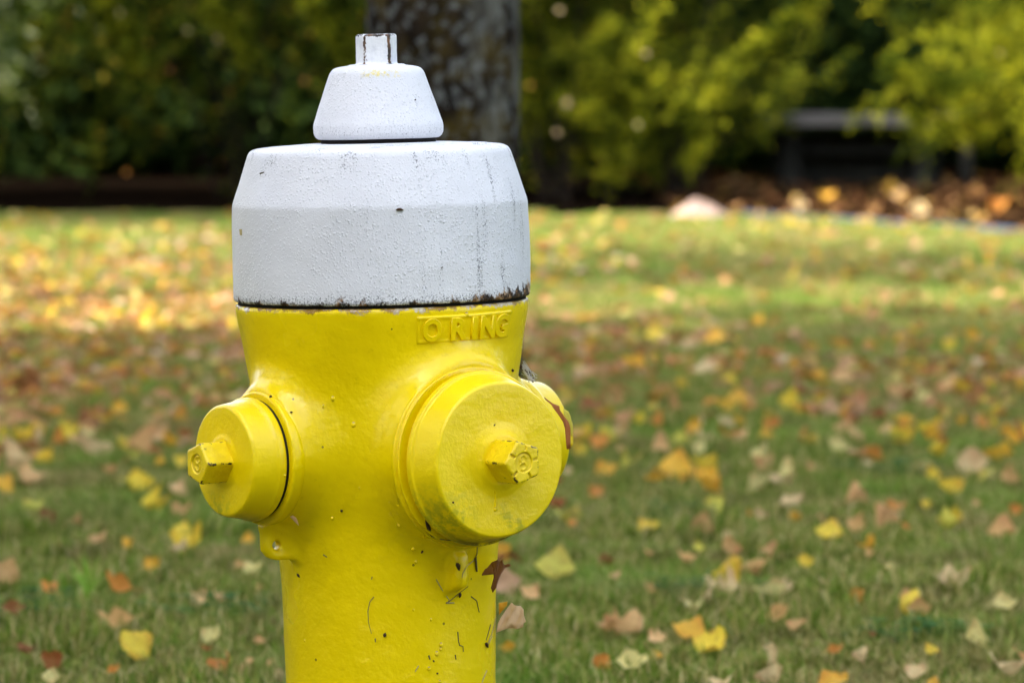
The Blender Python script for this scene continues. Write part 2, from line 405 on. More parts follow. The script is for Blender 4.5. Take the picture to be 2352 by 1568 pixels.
def tube(points, radii, seg=6):
    P = [Vector(p) for p in points]; V = []; Fq = []
    for i, p in enumerate(P):
        t = (P[min(i + 1, len(P) - 1)] - P[max(i - 1, 0)]).normalized()
        a = t.orthogonal().normalized() if i == 0 else (a - t * a.dot(t)).normalized()
        b = t.cross(a); r = radii[i] if hasattr(radii, '__len__') else radii
        for k in range(seg):
            w = 2 * math.pi * k / seg; V.append(p + (a * math.cos(w) + b * math.sin(w)) * r)
    for i in range(len(P) - 1):
        for k in range(seg):
            k2 = (k + 1) % seg; Fq.append((i * seg + k, i * seg + k2, (i + 1) * seg + k2, (i + 1) * seg + k))
    return mesh_np('tube', V, Fq, True)
def join_np(parts):
    Vs, Fs, o = [], [], 0
    for V, Fq in parts:
        Vs.append(V); Fs.append(np.asarray(Fq) + o); o += len(V)
    return np.concatenate(Vs), np.concatenate(Fs)
def me_arrays(me):
    V = np.empty(len(me.vertices) * 3, np.float32); me.vertices.foreach_get('co', V)
    Fq = np.array([tuple(p.vertices) for p in me.polygons]); return V.reshape(-1, 3), Fq

# signed distance meshing (surface nets) ------------------------------------------------
def surface_net(f, lo, hi, h, newton=3):
    lo = np.array(lo, float); n = np.ceil((np.array(hi) - lo) / h).astype(int) + 1
    xs = [lo[k] + h * np.arange(n[k]) for k in range(3)]
    G = np.empty(tuple(n), np.float32)
    Y, Z = np.meshgrid(xs[1], xs[2], indexing='ij')
    for i in range(n[0]): G[i] = f(np.full(Y.shape, xs[0][i]), Y, Z)
    S = G < 0
    c = S[:-1, :-1, :-1].astype(np.int8)
    for dx in (0, 1):
        for dy in (0, 1):
            for dz in (0, 1):
                if dx + dy + dz: c = c + S[dx:n[0] - 1 + dx, dy:n[1] - 1 + dy, dz:n[2] - 1 + dz]
    act = (c > 0) & (c < 8); idx = -np.ones(act.shape, np.int64); A = np.argwhere(act); idx[act] = np.arange(len(A))
    acc = np.zeros((len(A), 3)); cnt = np.zeros(len(A))
    corners = [(a, b, d) for a in (0, 1) for b in (0, 1) for d in (0, 1)]
    for a in corners:
        for k in range(3):
            if a[k] == 0:
                b = list(a); b[k] = 1
                ga = G[A[:, 0] + a[0], A[:, 1] + a[1], A[:, 2] + a[2]]; gb = G[A[:, 0] + b[0], A[:, 1] + b[1], A[:, 2] + b[2]]
                mk = (ga < 0) != (gb < 0); t = np.where(mk, ga / np.where(mk, ga - gb, 1), 0)
                pos = np.tile(np.array(a, float), (len(A), 1)); pos[:, k] = t
                acc[mk] += pos[mk]; cnt[mk] += 1
    V = lo + (A + acc / cnt[:, None]) * h
    Fs = []
    for k in range(3):
        u, v = (k + 1) % 3, (k + 2) % 3
        sl0 = [slice(None)] * 3; sl1 = [slice(None)] * 3; sl0[k] = slice(0, -1); sl1[k] = slice(1, None)
        cr = S[tuple(sl0)] != S[tuple(sl1)]; E = np.argwhere(cr)
        ok = (E[:, u] > 0) & (E[:, v] > 0) & (E[:, u] < n[u] - 1) & (E[:, v] < n[v] - 1); E = E[ok]
        q = []
        for du, dv in ((-1, -1), (0, -1), (0, 0), (-1, 0)):
            c2 = E.copy(); c2[:, u] += du; c2[:, v] += dv; q.append(idx[c2[:, 0], c2[:, 1], c2[:, 2]])
        q = np.stack(q, 1); flip = ~S[E[:, 0], E[:, 1], E[:, 2]]; q[flip] = q[flip][:, ::-1]; Fs.append(q)
    Fq = np.concatenate(Fs); Fq = Fq[(Fq >= 0).all(1)]
    e = h * .1
    for _ in range(newton):
        d = f(V[:, 0], V[:, 1], V[:, 2])
        g = np.stack([(f(V[:, 0] + e * (k == 0), V[:, 1] + e * (k == 1), V[:, 2] + e * (k == 2)) - d) / e for k in range(3)], 1)
        st = d[:, None] * g / np.maximum((g * g).sum(1), .3)[:, None]
        V = V - np.clip(st, -h * .5, h * .5)
    return V, Fq
def smin(a, b, k):
    h = np.clip(.5 + .5 * (b - a) / k, 0, 1); return b + (a - b) * h - k * h * (1 - h)
def smax(a, b, k): return -smin(-a, -b, k)
def zz(y): return .6 + (683 - y) * U      # photo height -> height on the hydrant

# ------------------------------------------------------------------ the ground
lawn = link('lawn', mesh_np('lawn', [(-400, -60, 0), (400, -60, 0), (400, 900, 0), (-400, 900, 0)], [(0, 1, 2, 3)]), M['lawn']); tag(lawn, kind='structure')
E0, E1 = ground_pt(1712, 486, .03), ground_pt(2352, 526, .03); E0.z = E1.z = 0; LAWN_END = 18.6
ed = (E1 - E0).normalized(); E2 = E0 + ed * 7
bed_pts = [(-9, LAWN_END - .12), (-1.0, LAWN_END - .07), (E0.x, E0.y), (E2.x, E2.y), (12, 40), (-12, 40)]
bmv = [(x, y, .006) for x, y in bed_pts] + [(x, y, -.05) for x, y in bed_pts]
bm = bmesh.new(); vv = [bm.verts.new(v) for v in bmv[:6]]; bm.faces.new(vv)
me = bpy.data.meshes.new('mulch_bed'); bm.to_mesh(me); bm.free()
tag(link('mulch_ground', me, M['mulch']), kind='structure')

# edging strip along the bed
def box_between(a, b, w, h, z0=0.0):
    a = Vector((a[0], a[1], 0)); b = Vector((b[0], b[1], 0)); t = (b - a).normalized(); s = Vector((-t.y, t.x, 0)) * w / 2
    n = max(2, int((b - a).length / .25)); V = []; Fq = []
    for i in range(n + 1):
        p = a + (b - a) * i / n; w1 = noise.noise(p * 2.2) * .012; hh = h + noise.noise(p * 1.7 + Vector((5, 0, 0))) * .008
        for q in ((p - s, z0), (p - s * .8, hh), (p + s * .8, hh), (p + s, z0)): V.append((q[0].x + t.y * w1, q[0].y - t.x * w1, q[1]))
        if i:
            o = (i - 1) * 4
            for k in range(4): Fq.append((o + k, o + (k + 1) % 4, o + 4 + (k + 1) % 4, o + 4 + k))
    Fq += [(0, 1, 2, 3), (n * 4 + 3, n * 4 + 2, n * 4 + 1, n * 4)]
    return mesh_np('strip', V, Fq)
tag(link('edging_strip', box_between(E0, E2, .04, .036, -.02), M['edging']), 'blue grey garden edging strip between the lawn and the dark mulch bed', 'garden edging')

# ------------------------------------------------------------------ hydrant
TILT = R(-1.2)
hyd = empty('fire_hydrant', (.0126, 0, 0), 'yellow fire hydrant with white bonnet and three capped outlets standing on the lawn', 'fire hydrant')
hyd.rotation_euler = (0, TILT, 0)
A = R(36.0)
DP = np.array([math.sin(A), -math.cos(A)]); DL = np.array([-math.cos(A), -math.sin(A)])
ZC = zz(1029)
prof = np.array([(690, 338.5), (715, 336), (740, 331.5), (780, 324), (830, 316), (880, 307.5), (940, 300), (1000, 291), (1100, 274), (1200, 261.5), (1270, 253.5), (1330, 248), (1400, 245.3), (1568, 243), (2000, 243), (2146, 243)])
pz = zz(prof[:, 0])[::-1]; pr = (prof[:, 1] * U)[::-1]
zf = np.linspace(pz[0], pz[-1], 400); rf = np.interp(zf, pz, pr)
ker = np.hanning(21); ker /= ker.sum(); rp = np.pad(rf, 10, mode='edge'); rf = np.convolve(rp, ker, 'valid'); rf = np.interp(zf, pz, pr) * .3 + rf * .7
def body_r(z): return np.interp(z, zf, rf)
def neck(x, y, z, d, L, r0, r1, t0, t1):
    t = x * d[0] + y * d[1]; s = -x * d[1] + y * d[0]; q = np.hypot(s, z - ZC)
    r = np.interp(t, [t0, t1], [r0, r1])
    return smax(q - r, t - L, .004), t, s
def box(t, s, w, ht, hs, hw, r):
    a, b, c = np.abs(t) - ht + r, np.abs(s) - hs + r, np.abs(w) - hw + r
    return np.sqrt(np.maximum(a, 0) ** 2 + np.maximum(b, 0) ** 2 + np.maximum(c, 0) ** 2) + np.minimum(np.maximum(a, np.maximum(b, c)), 0) - r
def body_f(x, y, z):
    rho = np.hypot(x, y)
    d = smax((rho - body_r(z)) * .98, z - zz(689.5), .003)
    npump, t, s = neck(x, y, z, DP, 328 * U, 182 * U, 197 * U, 240 * U, 320 * U)
    d = smin(d, np.where(t > 0, npump, np.maximum(npump, -t)), .040)
    nl, tl, sl = neck(x, y, z, DL, 332 * U, 130 * U, 145 * U, 240 * U, 325 * U)
    d = smin(d, np.where(tl > 0, nl, np.maximum(nl, -tl)), .040)
    nr, tr, sr = neck(x, y, z, -DL, 332 * U, 130 * U, 145 * U, 240 * U, 325 * U)
    d = smin(d, np.where(tr > 0, nr, np.maximum(nr, -tr)), .040)
    for (tt, ss, L) in ((tl, sl, 344), (tr, sr, 344), (t, s, 300)):
        w = z - zz(1222 if L > 310 else 1296)
        b = box(tt - (L - 60) * U, ss, w, 60 * U, 14 * U, 41 * U, 6 * U)
        b = smax(b, ((tt - (L - 22) * U) * .75 - (w + 41 * U) * .9), .006)      # lower outer corner cut off
        b = smin(b, box(tt - (L - 60) * U, ss, w, 60 * U, 12 * U, 30 * U, 5 * U), .004) if L < 310 else b
        d = smin(d, b, .012)
        if L > 310: d = smax(d, -(np.hypot(tt - 311 * U, z - zz(1228)) - 11 * U), .002)
    d = smin(d, np.maximum(rho - .150, np.abs(z - .018) - .018), .012)
    return np.maximum(d, -z)
V, Fq = surface_net(body_f, (-.19, -.19, -.006), (.19, .19, .606), .003)
nn = np.array([noise.noise(Vector(v) * 13) * .0009 + noise.noise(Vector(v) * 40) * .0003 for v in V])
rr = np.hypot(V[:, 0], V[:, 1])[:, None]; V[:, :2] *= 1 + (nn[:, None] / np.maximum(rr, .05))
body_me = mesh_np('barrel', V, Fq, True)
link('barrel', body_me, M['yellow'], hyd)

# frames whose +Z runs out along a nozzle and +Y is up
def nozzle_frame(d):
    zv = Vector((d[0], d[1], 0)); yv = Vector((0, 0, 1)); xv = yv.cross(zv)
    m = Matrix((xv, yv, zv)).transposed().to_4x4(); m.translation = Vector((0, 0, ZC)); return m
def P_(lst): return [(r * U, L * U) for (L, r) in lst]
def edge_attr(me, V, angs, ap, ztop):
    """how close each vertex lies to an edge of the prism, for chipped paint"""
    D = np.stack([V[:, 0] * math.cos(a) + V[:, 1] * math.sin(a) - ap for a in angs] + [V[:, 2] - ztop], 1)
    D.sort(axis=1); v = np.clip(1 + D[:, -2] / .0085, 0, 1)
    at = me.attributes.new('edge', 'FLOAT', 'POINT'); at.data.foreach_set('value', v.astype(np.float32))
def nut_mesh(Rn, L0, L1, hollow=True, res=.0008):
    """five sided nut with a ring groove, radial notches and an S cast in its end"""
    ap = Rn * math.cos(math.pi / 5)
    def f(x, y, z):
        d = -1e9
        for k in range(5):
            a = math.pi + math.pi / 5 + k * 2 * math.pi / 5 if Rn > 0 else 0
            d = smax(d, x * math.cos(a) + y * math.sin(a) - ap, .0025) if k else x * math.cos(a) + y * math.sin(a) - ap
        d = smax(d, z - L1, .0028)
        rad = np.hypot(x, y)
        dish = np.maximum(rad - Rn * .43, -(z - (L1 - .0016)))
        d = smax(d, -dish, .0009)
        a2 = np.arctan2(y, x)
        if hollow:
            for k in range(5):
                a = k * 2 * math.pi / 5 + math.pi / 5 * 0 + .15
                c, s = math.cos(a), math.sin(a); u = x * c + y * s; v = -x * s + y * c
                g = np.maximum(np.abs(v) - (.0009 + (u - Rn * .5) * .10), np.maximum(-(z - (L1 - .0018)), Rn * .52 - u))
                d = smax(d, -g, .0008)
        # S / 8 like relief inside the dish
        q = Rn * .155
        for sg in (1, -1):
            ring = np.hypot(np.hypot(x, y - sg * q) - q, (z - (L1 - .0016))) - .0010
            ang = np.arctan2(y - sg * q, x) * sg
            cut = np.abs(np.mod(ang + math.pi + .55, 2 * math.pi) - math.pi) < .55 if sg > 0 else np.abs(np.mod(np.arctan2(y + q, x), 2 * math.pi) - math.pi - .35) < .55
            d = np.where(cut, d, smin(d, ring, .0006))
        return np.maximum(d, L0 - z)
    V, Fq = surface_net(f, (-Rn * 1.1, -Rn * 1.1, L0 - .001), (Rn * 1.1, Rn * 1.1, L1 + .002), res, 2)
    nz = np.array([noise.noise(Vector(v) * 170) * .00035 + noise.noise(Vector(v) * 60) * .0004 for v in V])
    V = V + V * 0; rr = np.maximum(np.hypot(V[:, 0], V[:, 1]), .004); V[:, 0] *= 1 + nz / rr; V[:, 1] *= 1 + nz / rr
    me = mesh_np('nut', V, Fq, True); edge_attr(me, V, [(math.pi + math.pi / 5 + k * 2 * math.pi / 5) for k in range(5)], ap, L1); return me

# flanges and caps: (distance along axis, radius)
pump_flange = soften(P_([(300, 150), (306, 188), (314, 200), (322, 201), (325, 206), (333, 206), (336, 198), (342, 198), (343, 203), (348, 202), (350, 160), (374, 158)]), .0012)
pump_cap = soften(P_([(368, 120), (368, 192), (368, 196), (384, 196), (386, 190), (390, 188), (398, 186), (446, 174.5), (452, 170), (453, 84), (457, 68), (463, 56), (465, 1)]), .0016)
hose_flange = soften(P_([(312, 110), (318, 148), (330, 152), (347, 152), (351, 148), (352, 122), (372, 118)]), .0015)
hose_cap = soften(P_([(359, 90), (359, 137), (366, 140), (379, 140), (383, 137), (388, 135), (434, 127), (440, 122), (441, 62), (444, 50), (446, 1)]), .0018)
nut_me_p = nut_mesh(.0212, 450 * U, 541 * U)
nut_me_h = nut_mesh(.0205, 438 * U, 512 * U, False)
for d, fl, cp, nm, mt, nome, lab, mir in ((DP, pump_flange, pump_cap, 'pumper_cap', 'pumper', nut_me_p, 'large yellow cap with green algae stain', True),
                              (DL, hose_flange, hose_cap, 'hose_cap', 'hose', nut_me_h, 'small yellow cap with chipped nut', False),
                              (-DL, hose_flange, hose_cap, 'hose_cap', 'hose', nut_me_h, 'small yellow cap half hidden behind the large one', False)):
    m = nozzle_frame(d)
    f = link('outlet_flange', lathe(subdiv(fl, .006), 160, .0004, 30, 3), M['yellow'], hyd); f.matrix_local = m
    c = link(nm, lathe(subdiv(cp, .006), 160, .0005, 24, 9), M[mt], hyd); c.matrix_local = m; c['label'] = lab
    if nm == 'hose_cap':
        gk = link('groove_shade', lathe(P_([(350, 60), (350, 134), (362, 134), (362, 60)]), 96), M['dark'], hyd); gk.matrix_local = m  # black ring added to paint the groove's shade behind the cap
    k = link('cap_nut', nome, M['nut'], c)
    k.rotation_euler = (0, 0, 0 if mir else math.pi)

# bonnet, weather shield, operating nut
def Z_(lst): return [(r * U, zz(y)) for (y, r) in lst]
collar = link('joint_collar', lathe(Z_([(696, 200), (696, 331), (680, 331), (680, 200)]), 96), M['dark'], hyd)
bon = soften(Z_([(681, 200), (682.5, 338.5), (677, 341.5), (600, 341.8), (520, 341), (470, 340), (462, 339), (350, 302.5), (341, 297), (336, 286), (333, 262), (331, 230), (327, 160), (326, 110)]), .0035)
b = link('bonnet', lathe(subdiv(bon, .004), 220, .0009, 16, 1), M['white'], hyd)
link('shield_collar', lathe(Z_([(328, 60), (328, 132), (314, 132), (314, 60)]), 96), M['dark'], b)
sh = soften(Z_([(317, 60), (317, 139), (312, 145), (304, 149), (288, 149.8), (281, 148.5), (166, 108.5), (157, 101), (153, 88), (150, 66), (147.5, 62), (147, 30)]), .003)
link('weather_shield', lathe(subdiv(sh, .003), 160, .0008, 22, 4), M['white'], hyd)
def op_nut():
    Rn = 51.2 * U; ap = Rn * math.cos(math.pi / 5); ztop, zb = zz(78.5), zz(150)
    def f(x, y, z):
        d = None
        for k in range(5):
            a = R(-90 + 3) + k * 2 * math.pi / 5; w = x * math.cos(a) + y * math.sin(a) - ap
            d = w if d is None else smax(d, w, .0028)
        d = smax(d, z - ztop, .0030)
        d = smin(d, np.maximum(np.hypot(x, y) - .0235, z - zb - .0012), .002)
        return np.maximum(d, zb - z - .001)
    V, Fq = surface_net(f, (-.027, -.027, zb - .003), (.027, .027, ztop + .002), .0009, 2)
    me = mesh_np('operating_nut', V, Fq, True); edge_attr(me, V, [R(-87) + k * 2 * math.pi / 5 for k in range(5)], ap, ztop); return me
link('operating_nut', op_nut(), M['white_nut'], hyd)
# lugs cast on the bonnet's shoulder
for az, w in ((R(150) + math.pi, .052), (R(-28), .060), (R(70), .05), (R(205) + math.pi * 0, .0)):
    if w == 0: continue
    pts = []
    n = 14; V = []; Fq = []
    for i in range(n + 1):
        a = az + (i / n - .5) * w / .105
        e = .5 - abs(i / n - .5); hh = .0028 * min(1, e * 9)
        for rr_, h_ in ((.088, -.002), (.091, hh), (.106, hh * .9 - .0004), (.112, -.004)): V.append((rr_ * math.cos(a), rr_ * math.sin(a), zz(334) + h_))
        if i:
            o = (i - 1) * 4
            for k in range(3): Fq.append((o + k, o + 4 + k, o + 5 + k, o + 1 + k))
    link('cast_lug', mesh_np('lug', V, Fq, True), M['white'], b)

# O RING plate
def on_barrel(az_deg, z, out=0.0):
    a = R(az_deg); r = float(body_r(z)) + out
    return Vector((r * math.sin(a), -r * math.cos(a), z))
AZ0, AZ1, ZB, ZT = 14.5, 61.5, zz(773), zz(706)
nx, ny = 60, 22; V = []; Fq = []
for j in range(ny + 1):
    for i in range(nx + 1):
        u, v = i / nx, j / ny
        eu = min(u, 1 - u) * 47 / 180 * math.pi * .136; ev = min(v, 1 - v) * (ZT - ZB)
        e = min(eu, ev); h = -.0015 + .0027 * min(1, e / .0016) ** .6
        if .0012 < e < .0042: h += .0006 * math.sin((e - .0012) / .003 * math.pi)
        if v > .82: h += .0008 * math.sin((v - .82) / .18 * math.pi)
        V.append(on_barrel(AZ0 + (AZ1 - AZ0) * u, ZB + (ZT - ZB) * v + (u - .5) * .0005, h))
for j in range(ny):
    for i in range(nx): o = j * (nx + 1) + i; Fq.append((o, o + 1, o + nx + 2, o + nx + 1))
plate = link('name_plate', mesh_np('name_plate', V, Fq, True), M['yellow'], hyd)
def letter(ch, az, size, sx, thick=.0034):
    cu = bpy.data.curves.new('letter', 'FONT'); cu.body = ch; cu.size = size; cu.extrude = thick * .45; cu.bevel_depth = .0007; cu.bevel_resolution = 2
    cu.offset = .0007; cu.align_x = 'CENTER'; cu.resolution_u = 6
    to = bpy.data.objects.new('letter', cu); C.objects.link(to)
    bpy.context.view_layer.update()
    dg = bpy.context.evaluated_depsgraph_get(); me = bpy.data.meshes.new_from_object(to.evaluated_get(dg)); bpy.data.objects.remove(to)
    for vt in me.vertices:
        x, y, z = vt.co; x *= sx
        zp = ZB + .0038 + y; a = az + math.degrees(x / .136)
        vt.co = on_barrel(a, zp, .0010 + z + .0006)
    for p in me.polygons: p.use_smooth = True
    me.materials.clear()
    return me
for ch, az, sx in (('O', 20.8, .78), ('R', 31.6, .95), ('I', 39.2, 1), ('N', 46.2, .95), ('G', 54.2, 1.0)):
    link('letter', letter(ch, az, .0275, sx), M['yellow'], plate)
def blob(name, me_r, parent, mat, center, scale, rot=None):
    bm = bmesh.new(); bmesh.ops.create_icosphere(bm, subdivisions=2, radius=1)
    me = bpy.data.meshes.new(name); bm.to_mesh(me); bm.free()
    for p in me.polygons: p.use_smooth = True
    o = link(name, me, mat, parent); o.matrix_local = Matrix.LocRotScale(center, rot, Vector(scale)); return o
blob('casting_bead', None, plate, M['yellow'], on_barrel(35.5, ZT - .0015, .0008), (.0024, .0024, .0024))

# a scene-space lookup of the hydrant's surface
bpy.context.view_layer.update()
trees = []
for o in [hyd] + list(hyd.children_recursive):
    if o.type == 'MESH':
        bm = bmesh.new(); bm.from_mesh(o.data); bm.transform(o.matrix_world); trees.append((BVHTree.FromBMesh(bm), o)); bm.free()
def on_hydrant(xv, yv):
    best = None
    for t, o in trees:
        h = t.ray_cast(CAM, ray(xv, yv))
        if h[0] is not None and (best is None or h[3] < best[3]): best = h
    return (best[0], best[1]) if best else (None, None)
def paint_drip(pts, r=.0016):
    P3 = []
    for p in pts:
        h, n = on_hydrant(*p)
        if h is None: return
        P3.append(h - n * r * .25)
    P3 = [hyd.matrix_world.inverted() @ p for p in P3]
    n = len(P3); radii = [r * (.25 if i == 0 else .55 + .45 * i / n) for i in range(n)]
    link('paint_drip', tube(P3, radii, 8), M['yellow'], hyd)
    blob('paint_drip', None, hyd, M['yellow'], P3[-1], (r * 1.5, r * 1.2, r * 1.8))
paint_drip([(1137, 1125), (1138, 1138), (1138, 1150), (1137, 1168)], .0013)
paint_drip([(905, 1085), (903, 1110), (908, 1135), (915, 1160)], .0011)
paint_drip([(893, 1150), (900, 1180), (915, 1205)], .0012)
paint_drip([(940, 1180), (955, 1205), (975, 1230)], .0012)
for (a, c, s) in ((1013, 1480, 1), (1012, 1490, .8), (765, 915, 1), (812, 975, 1.1), (743, 933, .8), (763, 1190, .8), (949, 1261, .9), (955, 1290, .8), (990, 1422, .7), (1003, 1500, 1.0), (985, 1535, .9), (700, 1470, .6), (950, 1400, .6), (1010, 1565, .8), (655, 1092, .7), (825, 1120, .5)):
    h, n = on_hydrant(a, c)
    if h is not None: blob('paint_drip', None, hyd, M['yellow'], hyd.matrix_world.inverted() @ (h - n * .0004), (.0021 * s, .0021 * s, .0026 * s))

# ------------------------------------------------------------------ fallen leaves
def leaf_arrays(seed, rows=8, cols=6, fold=None, curl=None, kind='ovate'):
    """a leaf of unit length in xy (stem end at y=-.5), bent and folded; returns vertices and quads"""
    r = random.Random(seed)
    fold = r.uniform(.1, .8) if fold is None else fold
    curl = r.uniform(-1.5, 1.8) if curl is None else curl
    twist = r.uniform(-.9, .9); asym = r.uniform(-.1, .1)
    V = []; Fq = []
    for j in range(rows + 1):
        s = j / rows
        if kind == 'ovate': w = .50 * math.sin(math.pi * min(1, s ** .62)) ** .75 * (1 - .25 * s) + .01
        elif kind == 'heart': w = .56 * (math.sin(math.pi * min(1, s ** .5)) ** .62) * (1 - .30 * s) + .01
        elif kind == 'long': w = .27 * math.sin(math.pi * s ** .8) ** .8 + .01
        else: w = (.42 + .16 * math.cos(j * 2.4)) * math.sin(math.pi * min(1, s ** .6)) ** .7 + .01   # lobed
        w *= 1 + r.uniform(-.08, .08)
        for i in range(cols + 1):
            u = (i / cols) * 2 - 1
            x = u * w + asym * math.sin(s * 3); y = s - .5
            if abs(u) > .99: y += (.05 if j % 2 else -.03)
            if kind == 'heart' and s < .2: y -= abs(u) * .12 * (1 - s * 5)
            z = abs(u) * w * fold + .035 * math.sin(u * 6 + j * 1.9 + seed) * abs(u)
            ca = curl * (y); z2 = z + .5 * curl * y * y * 1.0
            y2 = y * (1 - .10 * abs(ca)); xt = x * math.cos(twist * y) - z2 * math.sin(twist * y) * .6; zt = z2 + x * math.sin(twist * y)
            V.append((xt, y2, zt))
    for j in range(rows):
        for i in range(cols): o = j * (cols + 1) + i; Fq.append((o, o + 1, o + cols + 2, o + cols + 1))
    V = np.array(V)
    ph = seed * 1.7      # crumple and roll the blade
    V[:, 2] += .07 * np.sin(V[:, 0] * 6 + V[:, 1] * 4 + ph) + .045 * np.sin(V[:, 1] * 11 - V[:, 0] * 7 + ph * 2)
    k_ = 1.3 + .9 * math.sin(seed * 2.3)
    if rows >= 8: V[:, 2] += k_ * np.maximum(V[:, 1] - .12, 0) ** 2 * 1.6 + (1.0 + math.sin(seed)) * np.maximum(np.abs(V[:, 0]) - .22, 0) * .9
    V[:, 2] -= V[:, 2].mean()
    if rows >= 8:      # stalk
        b0 = len(V); V = np.concatenate([V, [(-.012, -.5, V[cols // 2, 2]), (.012, -.5, V[cols // 2, 2]), (.035, -.78, V[cols // 2, 2] - .06), (.018, -.78, V[cols // 2, 2] - .06)]])
        Fq.append((b0, b0 + 1, b0 + 2, b0 + 3))
    return V, np.array(Fq)
shapes = []
for sd_ in range(14):
    kind = ['ovate', 'heart', 'ovate', 'heart', 'long', 'ovate', 'lobed'][sd_ % 7]
    V, Fq = leaf_arrays(sd_ + 3, kind=kind, fold=[.15, .2, .7, .4, .5, 1.2, .5][sd_ % 7], curl=[.4, -.8, 1.6, .9, 2.0, -1.4, 1.2][sd_ % 7])
    shapes.append((V, Fq, kind))
leaf_meshes = {}
def leaf_mesh(si, key):
    if (si, key) not in leaf_meshes:
        V, Fq, _ = shapes[si]; me = mesh_np('leaf', V, Fq, True); me.materials.append(M[key]); leaf_meshes[(si, key)] = me
    return leaf_meshes[(si, key)]
leaf_count = [0]
def place_leaf(p, size, key, si, rot, label, group='fallen leaves lying on the lawn'):
    o = link('fallen_leaf', leaf_mesh(si, key)); o.location = p; o.rotation_euler = rot; o.scale = (size, size, size)
    leaf_count[0] += 1
    return tag(o, label, 'leaf', group)

# photographed leaves of the near lawn, in the two enlargements they were measured in: x, y, width, colour, style
# styles: r round and open, d domed, f folded, l long, t torn or lobed, v standing on edge
def a7(x, y, w): return (1148.4 + x * .524, 746.5 + y * .524, w * .524)
def a8(x, y, w): return (x * .45065, 861.3 + y * .45065, w * .45065)
PY, BY, GO, TA, BE, OR, BR, YG, RU, PT = ('pale yellow', 'bright yellow', 'golden', 'tan', 'beige', 'orange', 'brown', 'yellow green', 'rust', 'pinkish tan')
L7 = [(225, 1055, 180, YG, 'd'), (130, 1160, 100, PT, 'r'), (40, 1400, 95, GO, 'l'), (355, 540, 80, BY, 'r'), (440, 510, 100, OR, 'f'), (525, 525, 40, PT, 'r'),
 (430, 718, 80, OR, 'r'), (470, 625, 100, GO, 'd'), (760, 630, 170, GO, 'd'), (700, 530, 90, PT, 'f'), (880, 525, 65, PY, 'r'), (1480, 525, 120, PY, 'l'), (1255, 650, 90, PY, 'f'),
 (905, 650, 110, GO, 'f'), (950, 780, 105, YG, 'r'), (875, 850, 110, TA, 'v'), (655, 870, 95, BY, 'd'), (1290, 820, 60, GO, 'v'), (1435, 895, 110, BY, 'd'), (1560, 870, 110, TA, 't'),
 (1700, 840, 120, PT, 'f'), (1775, 860, 45, OR, 'r'), (1740, 785, 90, OR, 'd'), (1870, 770, 50, BY, 'f'), (1995, 820, 80, BY, 'r'), (2090, 765, 50, PT, 'r'), (1895, 645, 85, BY, 'r'),
 (2060, 620, 150, BE, 'f'), (2140, 640, 85, YG, 'd'), (2235, 660, 100, TA, 't'), (1755, 490, 120, BY, 'f'), (1505, 460, 110, TA, 'd'), (1930, 490, 50, RU, 'f'), (1185, 430, 80, OR, 'f'),
 (1320, 460, 50, BR, 'f'), (1040, 320, 110, GO, 'd'), (1270, 330, 110, BY, 'f'), (1010, 240, 80, BY, 'r'), (855, 440, 90, GO, 'f'), (665, 350, 60, BY, 'r'), (755, 365, 80, TA, 'f'),
 (500, 330, 90, TA, 'l'), (405, 360, 110, RU, 'd'), (590, 170, 110, GO, 'f'), (885, 190, 110, BE, 'd'), (345, 195, 65, BE, 'v'), (820, 90, 100, BE, 'f'), (1840, 300, 90, PY, 'f'),
 (2180, 360, 60, BY, 'r'), (1400, 210, 70, GO, 'f'), (1500, 230, 120, TA, 'd'), (1730, 290, 110, TA, 'f'), (1960, 260, 100, TA, 'd'), (2070, 50, 90, GO, 'r'), (1970, 85, 80, BY, 'f'),
 (690, 50, 110, BY, 'd'), (950, 60, 120, GO, 'd'), (1000, 960, 100, TA, 'f'), (1005, 910, 70, BE, 'f'), (1170, 980, 70, PT, 'f'), (815, 1000, 105, TA, 'l'), (1100, 1050, 165, TA, 'l'),
 (1340, 1020, 80, BY, 'f'), (1720, 1040, 50, PY, 'v'), (1410, 1100, 40, BE, 'f'), (1570, 1175, 95, OR, 'v'), (1780, 1175, 70, PT, 'f'), (2215, 1205, 115, PY, 'r'), (2090, 1355, 130, PY, 'f'),
 (1600, 1285, 50, PY, 'r'), (1225, 1260, 145, TA, 'l'), (1300, 1300, 95, TA, 'f'), (820, 1325, 150, GO, 'd'), (690, 1355, 100, PT, 't'), (955, 1340, 80, OR, 'l'), (680, 1430, 70, GO, 'f'),
 (455, 1465, 105, OR, 'v'), (580, 1470, 160, PY, 'l'), (1190, 1520, 135, BE, 'v'), (965, 1545, 110, BE, 'l'), (1465, 1550, 140, GO, 'd'), (1470, 1405, 90, OR, 'l'), (1590, 1420, 90, BE, 'v'),
 (1890, 1405, 70, BY, 'f'), (1825, 1505, 110, BE, 'f'), (1900, 1555, 80, GO, 'd'), (245, 1560, 50, OR, 'l'), (320, 850, 50, OR, 'r'), (1095, 810, 40, OR, 'f'), (1180, 895, 35, TA, 'f'),
 (650, 975, 60, TA, 'l'), (460, 1010, 70, BR, 'v'), (1150, 830, 60, BE, 'f'), (1610, 590, 55, BE, 'f'), (1360, 610, 50, TA, 'f'), (2260, 800, 60, OR, 'f'), (875, 955, 60, YG, 'r'),
 (1620, 975, 45, TA, 'f'), (2060, 1050, 40, TA, 'f'), (660, 1140, 80, TA, 'l'), (300, 625, 50, BE, 'r'), (510, 1080, 60, PT, 'f'), (240, 770, 80, RU, 'f'), (1630, 1325, 40, RU, 'f')]
